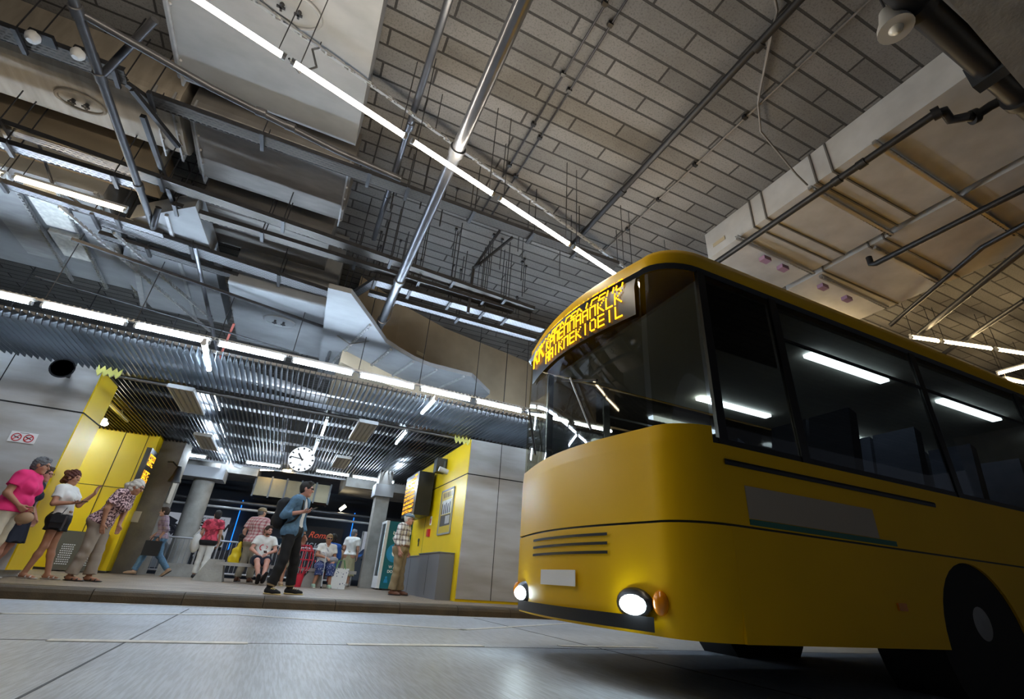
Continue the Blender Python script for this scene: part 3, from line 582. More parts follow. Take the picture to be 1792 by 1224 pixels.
pxlamp('lamp glinting through the slats behind the small left heater', (402,785), (408,812), 3.72, M_COOL, g)
pxlamp('lamp above the slats near the kiosk side', (690,800), (676,825), 3.72, M_COOL, g)
g = 'lamps along the back edge of the canopy'
for a, b, lab in (((322,796),(362,801),'short lamp at the back left corner of the canopy'),((430,809),(492,817),'back edge lamp left of the clock'),((552,824),(612,833),'back edge lamp right of the clock'),((616,834),(690,845),'back edge lamp nearest the kiosk')):
    pxlamp(lab, a, b, 3.28, M_COOL, g, .03)
t = pxlamp('thin warm lamp hanging behind the clock', (455,823), (512,824), 3.5, M_WARM2, 'warm lamps at the back', .02)
for i, (p0, p1, z) in enumerate((((460,640),(560,655),4.6),((150,720),(300,760),4.6))): pass
# heaters
def heater(label, px, z):
    P = [onz(*p, z) for p in px]; c = sum(P, Vector())/4
    x0 = (P[0].x+P[3].x)/2; x1 = (P[1].x+P[2].x)/2; y0 = (P[0].y+P[1].y)/2; y1 = (P[2].y+P[3].y)/2
    t = thing('ceiling_heater', label, 'heater', (c.x, c.y, z), 'flat heater panels under the canopy')
    obj('panel', MB().box((x0,y0,z),(x1,y1,z+.05)), mat('heater_panel', (.42,.41,.36), .45, .3), t)
    rb = MB()
    for k in range(4):
        xx = x0+(x1-x0)*(k+.5)/4; rb.box((xx-.012,y0+.04,z-.014),(xx+.012,y1-.04,z))
    obj('rib', rb, mat('heater_rib', (.3,.29,.25)), t)
    fr = MB()
    for a, b in (((x0,y0),(x1,y0)),((x1,y0),(x1,y1)),((x1,y1),(x0,y1)),((x0,y1),(x0,y0))): fr.bar((*a,z+.02),(*b,z+.02), .03, .07)
    obj('frame', fr, M_TUBEEND, t)
    for xx in (x0+.1, x1-.1): obj('hanger', MB().tube([(xx,(y0+y1)/2,z+.05),(xx,(y0+y1)/2,3.55)], .01, 6), M_STEEL, t)
heater('flat beige heater at the front left of the canopy, over the niche', ((296,677),(338,684),(356,726),(317,719)), 3.28)
heater('smaller looking flat heater behind the front left one', ((341,761),(369,764),(380,789),(353,785)), 3.28)
heater('flat beige heater under the canopy right of the clock', ((629,738),(660,743),(639,774),(611,769)), 3.28)
heater('flat heater under the canopy directly behind the clock', ((589,800),(613,803),(604,821),(581,818)), 3.28)
# clock
c = Vector((0.0,11.0,2.62)); R = .27
t = thing('platform_clock', 'round white station clock hanging under the canopy', 'clock', (c.x,c.y,c.z-R))
obj('case', MB().lathe(c+Vector((0,-.07,0)), c+Vector((0,.09,0)), ((0,R*.965),(.0,R),(.5,R*1.03),(1,R)), 40), M_TUBEEND, t, True)
obj('face', MB().lathe(c+Vector((0,-.078,0)), c+Vector((0,-.07,0)), ((0,R*.95),(1,R*.95)), 40), mat('clock_face', (.86,.88,.9), .3, emit=(.9,.95,1), estr=.35), t)
mk = MB()
for h in range(12):
    a = math.pi/6*h; d = Vector((math.sin(a),0,math.cos(a))); mk.bar(c+d*R*.74+Vector((0,-.081,0)), c+d*R*.9+Vector((0,-.081,0)), .004, .026 if h % 3 else .034, up=(-d.z,0,d.x))
obj('hour_mark', mk, M_BLACK, t)
def hand(ang, L, wd, y):
    a = math.radians(ang); d = Vector((math.sin(a),0,math.cos(a))); return MB().bar(c-d*R*.15+Vector((0,y,0)), c+d*R*L+Vector((0,y,0)), .004, wd, up=(-d.z,0,d.x))
obj('hour_hand', hand(323,.52,.03,-.085), M_BLACK, t); obj('minute_hand', hand(276,.84,.018,-.09), M_BLACK, t)
obj('emblem', MB().bar(c+Vector((-.025,-.081,-.135)), c+Vector((0,-.081,-.1)), .003,.01,up=(1,0,0)).bar(c+Vector((0,-.081,-.1)), c+Vector((.025,-.081,-.135)), .003,.01,up=(1,0,0)).bar(c+Vector((-.025,-.081,-.135)), c+Vector((.025,-.081,-.135)), .003,.008,up=(0,0,1)), M_BLACK, t)
for x in (-.06,.06): obj('hanger', MB().tube([(c.x+x,c.y,c.z+R*.97),(c.x+x,c.y,3.5)], .014, 8), M_PIPE, t)
# horn loudspeaker on the grey wall
p = ony(115,650,10.0)
t = thing('horn_speaker', 'black round horn loudspeaker on the grey panel wall', 'loudspeaker', p)
obj('horn', MB().lathe(p+Vector((0,.12,0)), p+Vector((0,-.16,0)), ((0,.05),(.2,.06),(.5,.09),(.8,.14),(.93,.17),(1,.175),(1,.15),(.75,.08),(.6,.03)), 24), M_BLACK, t, True)
obj('horn_core', MB().ell(p+Vector((0,-.08,0)), (.025,.02,.025)), mat('speaker_core', (.55,.52,.4)), t, True)
obj('bracket', MB().bar(p+Vector((0,.05,0)), p+Vector((0,.2,0)), .04,.12), M_BLACK, t)
# no smoking sign
p = ony(40,766,10.19)
t = thing('no_smoking_sign', 'small white sign with two red no-smoking circles on the grey wall', 'sign', p)
obj('plate', MB().box((p.x-.17,10.188,p.z-.085),(p.x+.17,10.198,p.z+.085)), mat('sign_white', (.85,.85,.85), .4), t)
M_RED = mat('sign_red', (.6,.02,.03), .4)
for s in (-1,1):
    cc = Vector((p.x+s*.078, 10.186, p.z-.006)); ring = MB().tube([cc+Vector((math.cos(a)*.058,0,math.sin(a)*.058)) for a in [2*math.pi*i/28 for i in range(29)]], .008, 6, False).bar(cc+Vector((-.04,0,-.04)), cc+Vector((.04,0,.04)), .004,.012, up=(1,0,-1))
    obj('ban_ring', ring, M_RED, t); obj('cigarette', MB().bar(cc+Vector((-.04,.0005,.015)), cc+Vector((.035,.0005,-.012)), .003,.014), M_BLACK, t)
obj('caption', MB().bar((p.x-.06,10.187,p.z+.068),(p.x+.06,10.187,p.z+.068), .003,.006), M_BLACK, t)
# yellow zigzag ends
def zigzag(label, x0, x1, y, z0, z1, n, flip=1):
    mb = MB(); w_ = (x1-x0)/n
    for i in range(n):
        a = x0+w_*i; mb.prism([(a,y,z0+.08),(a+w_*.5,y,z0),(a+w_,y,z0+.08),(a+w_,y,z1),(a+w_*.5,y,z1-.08),(a,y,z1)], (0,.03,0))
    return solid('zigzag_plate', mb, mat('pale_yellow', (.75,.7,.18), .45), label, 'plate', 'yellow zigzag plates at the canopy corners')
zigzag('pale yellow zigzag plate over the corner of the grey wall', -3.62,-3.27,9.93,3.33,3.53,4)
zigzag('pale yellow zigzag plate over the corner of the kiosk', 3.0,3.36,9.93,3.27,3.45,4)
# ---- niche furniture
lamp('tube lamp under the niche ceiling behind the grey panel wall', (-6.6,12.6,3.42), (-5.2,12.6,3.42), .03, M_COOL2, 'lamps inside the yellow niche', 3.55)  # both tubes are out of sight, added to brighten the yellow walls
lamp('second tube lamp under the niche ceiling behind the grey panel wall', (-6.6,14.2,3.42), (-5.2,14.2,3.42), .03, M_COOL2, 'lamps inside the yellow niche', 3.55)
t = thing('wall_lamp', 'small lit bulkhead lamp in the yellow niche', 'lamp', ony(182,741,12.5))
p = ony(182,741,12.5)
obj('diffuser', MB().ell(p, (.07,.12,.05)), emat('niche_glow', (1,.95,.8), 40), t, True); obj('base', MB().box((p.x-.16,p.y-.06,p.z+.03),(p.x+.02,p.y+.06,p.z+.1)), M_TUBEEND, t); obj('arm', MB().tube([(p.x-.1,p.y,p.z+.08),(p.x-.1,p.y,3.55)], .02, 8), M_YEL, t)
solid('niche_pipe', MB().tube([(-3.95,11.6,3.4),(-3.95,13.6,3.4)], .035, 8).tube([(-3.95,13,3.4),(-3.95,13,3.53)], .02, 6), mat('olive_pipe', (.3,.22,.02), .5), 'yellow-brown pipe under the niche ceiling', 'pipe', smooth=True)
t = thing('niche_cabinet', 'olive grey cabinet with perforated panels behind the leopard blouse', 'cabinet', (-4.3,15.2,ZP))
obj('cabinet_body', MB().box((-4.62,14.95,ZP+.02),(-3.85,15.49,1.0)), M_CAB, t)
gm = MB()
for r_ in range(10):
    for q in range(6):
        for x0 in (-4.5,-4.12): gm.cbox((x0+q*.04+(r_ % 2)*.01, 14.945, .3+r_*.045), (.026,.008,.022))
obj('grille', gm, mat('grille_white', (.75,.75,.75)), t)
t = thing('destination_board', 'narrow dark sign with orange LED letters beside the concrete pillar', 'sign', (-3.55,15.3,2.3))
obj('board_case', MB().box((-3.61,14.6,2.1),(-3.5,15.35,3.05)), M_BLACK, t); obj('mount', MB().box((-3.66,15.2,2.9),(-3.6,15.42,3.0)), M_DARK, t)
M_LED = emat('amber_led', (1,.4,.02), 1.5)
def led_grid(rows, cols, dens, f, seed, sz):
    """dots of a lit matrix; f(col,row) gives a point, sz the dot size; grouped in letter-like blocks"""
    r_ = random.Random(seed); mb = MB()
    for c0 in range(0, cols-4, 6):
        pat = [[0]*5 for _ in range(7)]
        for a in range(7): pat[a][0] = r_.random() < .85; pat[a][4] = r_.random() < .5
        for b in range(5):
            for row in (0,3,6): pat[row][b] = pat[row][b] or r_.random() < .6
        for row0 in rows:
            for a in range(7):
                for b in range(5):
                    if pat[a][b] and r_.random() < dens: mb.cbox(f(c0+b, row0+a), sz)
            r_.shuffle(pat)
    return mb
obj('led_dots', led_grid((0,10),30,1,lambda c_,r_: (-3.495, 15.25-c_*.02, 2.9-r_*.04), 5, (.006,.015,.03)), M_LED, t)
p = ony(310,830,15.45)
t = thing('bell_speaker', 'black bell loudspeaker hanging from the concrete pillar', 'loudspeaker', p)
obj('bell', MB().lathe(p+Vector((0,0,.2)), p+Vector((0,0,-.22)), ((0,.05),(.25,.08),(.6,.1),(.9,.15),(1,.15)), 20), M_BLACK, t, True); obj('arm', MB().tube([p+Vector((0,0,.15)), p+Vector((-.2,.05,.3)), p+Vector((-.35,.25,.32))], .02, 8), M_BLACK, t)
for q, (a, lab) in enumerate((((418,815),'small white camera under the beam behind the canopy'),((777,822),'white camera dome at the kiosk corner'))):
    p = ony(*a, 17.0 if q == 0 else 10.9)
    t = thing('security_camera', lab, 'camera', p); obj('camera_body', MB().tube([p+Vector((-.12,0,0)), p+Vector((.1,0,-.05))], .06, 12), M_TUBEEND, t, True); obj('mount', MB().tube([p, p+Vector((.02,.05,.45 if q == 0 else .2))], .02, 6), M_DARK, t)
t = thing('loudspeaker', 'black wall loudspeaker above the poster wall', 'loudspeaker', (3.4,12.1,3.05)); obj('speaker_case', MB().box((3.2,11.9,3.0),(3.46,12.2,3.35)), M_BLACK, t); obj('speaker_grille', MB().box((3.19,11.93,3.03),(3.2,12.17,3.3)), M_DARK, t)
for i, (a, z, lab) in enumerate((((249,905),15.7,'small pale notice on the dark side of the concrete pillar'),((283,880),15.6,'tall paper notices taped to the edge of the concrete pillar'))):
    pass
solid('paper_notice', MB().prism([(-2.965,15.98,1.9),(-3.02,15.78,1.9),(-3.02,15.78,2.75),(-2.965,15.98,2.75)], (.012,-.003,0)), mat('old_paper', (.55,.5,.42)), 'tall paper notices on the edge of the concrete pillar', 'notice')
solid('paper_notice', MB().box((-3.62,15.82,1.35),(-3.46,15.9,1.62)), mat('old_paper', (.55,.5,.42)), 'small pale notice low on the concrete pillar', 'notice')
# ---- kiosk wall
t = thing('information_board', 'black departure board with amber LED lines on the kiosk wall', 'departure board', (3.2,13.3,1.95))
obj('board_case', MB().box((2.98,12.75,2.0),(3.4,14.2,3.12)), M_BLACK, t)
obj('led_dots', led_grid(tuple(range(0,88,11)),40,.75,lambda c_,r_: (2.975, 14.12-c_*.033, 3.0-r_*.0108), 9, (.005,.028,.0095)), M_LED, t)
obj('header', MB().box((2.972,12.95,3.04),(2.98,13.2,3.08)), M_LED, t)
obj('mount', MB().box((3.38,13.3,2.3),(3.48,13.7,2.8)), M_DARK, t)
t = thing('framed_poster', 'framed event poster on the yellow kiosk wall', 'poster', (3.47,11.5,1.5))
X = KX; y0, y1, z0, z1 = 12.0, 11.02, 1.5, 2.52
fm = MB()
for a, b in (((y0,z0),(y1,z0)),((y1,z0),(y1,z1)),((y1,z1),(y0,z1)),((y0,z1),(y0,z0))): fm.bar((X-.012,*a),(X-.012,*b), .035,.035)
obj('frame', fm, M_GALV, t); obj('sheet', MB().box((X-.012,y1,z0),(X-.002,y0,z1)), mat('poster_ochre', (.62,.45,.05), .3), t)
obj('photo', MB().box((X-.016,y1+.12,1.95),(X-.012,y0-.12,2.28)), M_WHITE, t); obj('photo', MB().box((X-.016,y1+.1,1.68),(X-.012,y0-.1,1.93)), mat('poster_dark', (.06,.05,.04)), t)
fg = MB()
for i in range(5): fg.prism([(X-.02,y1+.17+.15*i,1.96),(X-.02,y1+.25+.15*i,1.96),(X-.02,y1+.24+.15*i,2.2-.03*(i % 2)),(X-.02,y1+.18+.15*i,2.22-.03*(i % 2))], (.003,0,0))
obj('figures', fg, M_BLACK, t)
ti = MB()
for i in range(7): ti.bar((X-.016,y1+.1+.11*i,2.34),(X-.016,y1+.17+.11*i,2.46), .004,.03)
obj('title_mark', ti, M_BLACK, t); obj('photo_strip', MB().box((X-.017,y1+.15,1.72),(X-.016,y0-.5,1.9)), M_GREYP, t)
t = thing('fire_alarm', 'red fire alarm box with a small sign on the kiosk wall', 'alarm', (3.45,12.8,1.5)); obj('alarm_box', MB().box((KX-.06,12.72,1.5),(KX,12.88,1.68)), M_RED, t); obj('sign_plate', MB().box((KX-.008,12.72,1.78),(KX,12.88,2.0)), mat('sign_white', (.8,.8,.8)), t); obj('symbol', MB().box((KX-.011,12.76,1.82),(KX-.008,12.84,1.94)), M_RED, t)
solid('door_lock', MB().tube([(KX-.03,13.75,1.45),(KX,13.75,1.45)], .05, 12).box((KX-.02,13.72,1.3),(KX,13.78,1.4)), M_DARK, 'small dark lock on the yellow kiosk door', 'lock')
for i, (ya, yb, z, lab) in enumerate(((10.5,12.2,1.04,'grey metal cabinet against the kiosk wall, nearer the bus'),(12.25,13.9,1.0,'grey metal cabinet against the kiosk wall, beside the old man'))):
    t = thing('metal_cabinet', lab, 'cabinet', (3.3,(ya+yb)/2,ZP), 'grey cabinets along the kiosk wall'); obj('cabinet_body', MB().box((3.14+.02*i,ya,ZP),(KX-.005,yb,z)), M_CAB2, t); obj('door_gap', MB().box((3.137+.02*i,(ya+yb)/2-.005,ZP+.05),(3.141+.02*i,(ya+yb)/2+.005,z-.03)), M_GROOVE, t); obj('lid', MB().box((3.12+.02*i,ya-.01,z),(KX-.005,yb+.005,z+.02)), M_CAB2, t)
vg = MB()
for i in range(9): vg.box((KX-.008,14.15,.35+i*.055),(KX-.001,14.6,.375+i*.055))
solid('wall_vent', vg, mat('yellow_vent', (.3,.2,0)), 'slotted vent low in the yellow kiosk wall', 'vent')
# ---- drinks machine
t = thing('vending_machine', 'teal vending machine with white lettering behind the old man', 'vending machine', (3.1,15.3,ZP))
M_TEAL = mat('teal_panel', (.01,.16,.2), .35)
obj('machine_body', MB().box((2.82,14.95,ZP+.04),(3.6,15.68,1.98)), M_TEAL, t)
obj('front_frame', MB().box((2.74,14.93,ZP+.04),(2.83,15.0,1.99)).box((2.74,15.62,ZP+.04),(2.83,15.69,1.99)).box((2.74,15,1.92),(2.83,15.62,1.99)).box((2.74,15,ZP+.04),(2.83,15.62,.5)), mat('sign_white', (.8,.8,.8)), t)
obj('glass_door', MB().box((2.76,15.0,.5),(2.8,15.62,1.92)), mat('dark_glass', (.01,.02,.03), .08), t)
obj('light_strip', MB().box((2.75,15.02,.55),(2.757,15.06,1.9)), emat('machine_light', (.35,.8,1), 3), t)
obj('feet', MB().box((2.86,15,ZP),(2.92,15.06,ZP+.05)).box((3.5,15,ZP),(3.56,15.06,ZP+.05)).box((2.86,15.55,ZP),(2.92,15.61,ZP+.05)).box((3.5,15.55,ZP),(3.56,15.61,ZP+.05)), M_BLACK, t)
M_SGN = mat('sign_white', (.8,.8,.8))
for body, sz, x, z in (('ŁĄCZ',.13,2.98,1.62),('OS',.15,2.98,1.47),('W A',.1,3.0,.72),('DO  S',.1,2.98,.6)):
    obj('lettering', text_mb(body, sz, (x,14.946,z), (1,0,0), (0,0,1), .002, .004), M_SGN, t)
obj('round_picture', MB().lathe((3.12,14.944,1.12),(3.12,14.95,1.12), ((0,.25),(1,.25)), 28), mat('sign_blue', (.02,.32,.62)), t)
obj('glove_picture', MB().ell((3.1,14.94,1.12),(.07,.006,.09)).bar((3.05,14.94,1.18),(3.02,14.94,1.3),.008,.03).bar((3.1,14.94,1.2),(3.1,14.94,1.34),.008,.03).bar((3.15,14.94,1.18),(3.18,14.94,1.3),.008,.03), M_SGN, t)
obj('person_symbol', MB().ell((2.98,14.944,.47),(.03,.004,.035)).prism([(2.92,14.946,.34),(3.04,14.946,.34),(3.02,14.946,.43),(2.94,14.946,.43)],(0,-.004,0)), mat('sign_blue', (.02,.32,.62)), t)
# ---- bench
t = thing('bench', 'long grey plank bench on concrete blocks where people sit', 'bench', (.3,14.15,ZP))
obj('plank', MB().box((-1.25,13.95,.5),(2.0,14.35,.575)), mat('grey_wood', (.42,.39,.36), .6, var=.25, vscale=5, stretch=(1,8,1)), t)
for x in (-1.3,.95):
    obj('block', MB().add([(x-.32,13.85,ZP),(x+.3,13.85,ZP),(x+.3,14.5,ZP),(x-.32,14.5,ZP),(x-.1,13.98,.5 if x > 0 else .62),(x+.2,13.98,.5 if x > 0 else .62),(x+.2,14.34,.5 if x > 0 else .62),(x-.1,14.34,.5 if x > 0 else .62)], [(0,3,2,1),(4,5,6,7),(0,1,5,4),(1,2,6,5),(2,3,7,6),(3,0,4,7)]), M_CONC, t)
# ---- railings, barrier, parked cars, billboards
M_RAIL = mat('rail_steel', (.42,.42,.44), .4, .6)
def rail(x0, x1, y, label):
    t = thing('railing', label, 'railing', ((x0+x1)/2,y,ZP), 'grey bar railings at the back of the platform')
    f = MB()
    for z in (.27,1.12): f.tube([(x0,y,z),(x1,y,z)], .025, 8)
    for x in (x0,x1): f.tube([(x,y,ZP),(x,y,1.12)], .025, 8)
    obj('frame', f, M_RAIL, t, True); b = MB(); nb = int((x1-x0)/.115)
    for i in range(1, nb): b.tube([(x0+(x1-x0)*i/nb,y,.27),(x0+(x1-x0)*i/nb,y,1.12)], .009, 6)
    obj('bars', b, M_RAIL, t, True)
rail(-3.3,-2.1,17.0,'bar railing between the concrete pillar and the round column'); rail(-1.6,-.2,17.0,'bar railing behind the woman in the red shirt'); rail(-.1,1.2,17.0,'bar railing behind the plank bench'); rail(1.25,2.3,17.0,'bar railing beside the square column')
solid('concrete_block', MB().prism([(-2.75,16.2,ZP),(-2.75,16.7,ZP),(-2.75,16.6,.46),(-2.75,16.3,.46)], (.95,0,0)), M_CONC, 'low concrete block by the foot of the round column', 'block')
def car(label, x0, x1, y, col, flip=1):
    t = thing('parked_car', label, 'car', ((x0+x1)/2,y,0), 'cars parked behind the railing')
    L = x1-x0; P = lambda u, z: (x0+L*u, y-.8, z)
    obj('car_body', MB().prism([P(0,.3),P(0,.75),P(.05,.85),P(.25,.92),P(.36,1.38),P(.45,1.46),P(.7,1.46),P(.82,1.38),P(.93,.98),P(1,.9),P(1,.3)], (0,1.6,0)), mat('car_'+label.split()[0], col, .25, .4, coat=.6), t)
    obj('side_window', MB().prism([P(.29,.95),P(.38,1.34),P(.46,1.41),P(.68,1.41),P(.79,1.34),P(.88,.98)], (0,-.01,0)), mat('dark_glass', (.01,.02,.03)), t)
    for u in (.18,.82): obj('wheel', MB().lathe((x0+L*u,y-.82,.31),(x0+L*u,y-.6,.31), ((0,.2),(.0,.31),(1,.31)), 20), M_BLACK, t, True)
    obj('headlamp', MB().ell((x0+L*.015,y-.7,.7),(.05,.12,.07)), M_SGN, t, True); obj('tail_lamp', MB().ell((x0+L*.99,y-.7,.8),(.04,.12,.08)), M_RED, t, True)
car('silver hatchback parked behind the railing at the left', -6.2,-2.9,19.6,(.4,.42,.45)); car('black estate car parked behind the railing in the middle', -2.4,1.3,19.6,(.03,.03,.035)); car('grey saloon parked behind the bench', 1.7,5.4,19.8,(.12,.13,.15))
YB = 23.5
def pxq(pts, y): return [ony(*p, y) for p in pts]
def billboard(label, q, m, name='billboard'):
    P = pxq(q, YB); x0 = (P[0].x+P[3].x)/2; x1 = (P[1].x+P[2].x)/2; z1 = (P[0].z+P[1].z)/2; z0 = (P[2].z+P[3].z)/2
    t = thing(name, label, 'billboard', ((x0+x1)/2, YB, z0))
    obj('panel', MB().box((x0,YB,z0),(x1,YB+.12,z1)), m, t); return t, x0, x1, z0, z1
t, x0, x1, z0, z1 = billboard('pale grey jewellery billboard with large rings, behind the railing', ((268,893),(403,907),(385,971),(254,957)), mat('poster_grey', (.45,.47,.52), .5, emit=(.5,.54,.62), estr=.22))
wd, hh_ = x1-x0, z1-z0
obj('caption_band', MB().box((x0,YB-.01,z0),(x1,YB,z0+hh_*.17)), M_BLACK, t)
def ringpic(cx_, cz_, r, m):
    mb = MB(); mb.tube([(cx_+r*math.cos(a), YB-.03, cz_+r*.8*math.sin(a)) for a in [2*math.pi*i/24 for i in range(25)]], .07, 6, False)
    mb.tube([(cx_+.12+r*math.cos(a), YB-.03, cz_+.05+r*.8*math.sin(a)) for a in [2*math.pi*i/24 for i in range(25)]], .04, 6, False)
    mb.add([(cx_-.25,YB-.03,cz_+r*.9),(cx_+.25,YB-.03,cz_+r*.9),(cx_+.32,YB-.03,cz_+r*1.25),(cx_,YB-.03,cz_+r*1.6),(cx_-.32,YB-.03,cz_+r*1.25)], [(0,1,2,3,4)]); return mb
obj('ring_picture', ringpic(x0+wd*.2, z0+hh_*.44, .38, m), mat('ring_dark', (.1,.1,.13)), t) if (m := 1) else None
obj('ring_picture', ringpic(x0+wd*.34, z0+hh_*.33, .26, 1), mat('ring_dark', (.1,.1,.13)), t)
obj('gold_ring_picture', MB().tube([(x0+wd*.87+.3*math.cos(a), YB-.03, z0+hh_*.33+.3*math.sin(a)) for a in [2*math.pi*i/24 for i in range(25)]], .045, 6, False), mat('ring_gold', (.35,.24,.1)), t)
obj('lettering', text_mb('czy w', .36, (x0+wd*.62,YB-.005,z0+hh_*.82), (1,0,0), (0,0,1), .003), mat('ring_dark', (.1,.1,.13)), t)
obj('lettering', text_mb('d  er  w', .62, (x0+wd*.33,YB-.005,z0+hh_*.6), (1,0,0), (0,0,1), .003, .01), M_BLACK, t)
obj('caption', text_mb('zis. pierwszy     run', .26, (x0+wd*.1,YB-.015,z0+hh_*.05), (1,0,0), (0,0,1), .003), M_SGN, t)
t, x0, x1, z0, z1 = billboard('dark brown billboard with red script and white lettering', ((500,916),(602,927),(589,987),(490,976)), mat('poster_brown', (.035,.02,.018), .5))
wd, hh_ = x1-x0, z1-z0
obj('red_script', text_mb('Romant', .36, (x0+wd*.4,YB-.005,z0+hh_*.66), (1,0,0), (0,0,1), .003, 0, 'LEFT', .35), mat('script_red', (.5,.07,.03), .5, emit=(.6,.08,.03), estr=.3), t)
obj('lettering', text_mb('ISKOda', .46, (x0+wd*.38,YB-.005,z0+hh_*.28), (1,0,0), (0,0,1), .003, 0, 'LEFT', .15), M_SGN, t)
obj('caption', text_mb('2a', .3, (x0+wd*.55,YB-.005,z0+hh_*.05), (1,0,0), (0,0,1), .003), M_SGN, t)
t, x0, x1, z0, z1 = billboard('pale billboard edge just left of the square column', ((633,930),(690,936),(684,990),(628,984)), mat('poster_grey', (.45,.47,.52)))
obj('border', MB().box((x0,YB-.01,z0),(x0+.06,YB,z1)), M_SGN, t)
for i, (px, py) in enumerate(((400,940),(608,950))):
    p = ony(px, py, YB); solid('blue_light', MB().tube([(p.x+.1,YB+.3,.35),(p.x+.1,YB+.3,3.0)], .018, 8), emat('blue_glow', (.01,.16,.7), 1.3), ['blue neon line glowing beside the jewellery billboard','blue neon line glowing beside the dark brown billboard'][i], 'lamp')
# duct and pipes behind
P = [ony(438,833,19.2), ony(580,850,19.2), ony(577,880,19.2), ony(440,868,19.2)]
x0, x1 = P[3].x, P[1].x; z0 = (P[2].z+P[3].z)/2; z1 = (P[0].z+P[1].z)/2
t = thing('ventilation_duct', 'shiny square duct behind the clock at the back', 'duct', ((x0+x1)/2,19.2,z0)); obj('duct_body', MB().box((x0,19.2,z0),(x1,20,z1)), mat('shiny_duct', (.15,.125,.075), .4, .6, var=.25, vscale=2), t)
for i in range(6):
    x = x0+(x1-x0)*i/5; obj('flange', MB().box((x-.03,19.16,z0-.05),(x+.03,20,z1+.05)), M_DARK, t)
solid('ceiling_pipe', MB().tube([(-4,18.9,z0-.35),(9,18.9,z0-.35)], .06, 10), M_STEEL, 'dark pipe below the shiny square duct', 'pipe', smooth=True)
solid('ceiling_pipe', MB().tube([(-4,18.7,z0-.55),(9,18.7,z0-.6)], .04, 10), M_GALV, 'thin pale pipe in front of the square column head', 'pipe', smooth=True)
p = ony(595,893,19); t = thing('flood_lamp', 'small lit flood lamp at the back above the brown billboard', 'lamp', p); obj('lamp_glass', MB().bar(p, p+Vector((.16,0,.16)), .08,.1), emat('flood', (1,.85,.55), 30), t); obj('case', MB().bar(p+Vector((0,.08,.03)), p+Vector((.16,.08,.19)), .1,.12), M_BLACK, t)
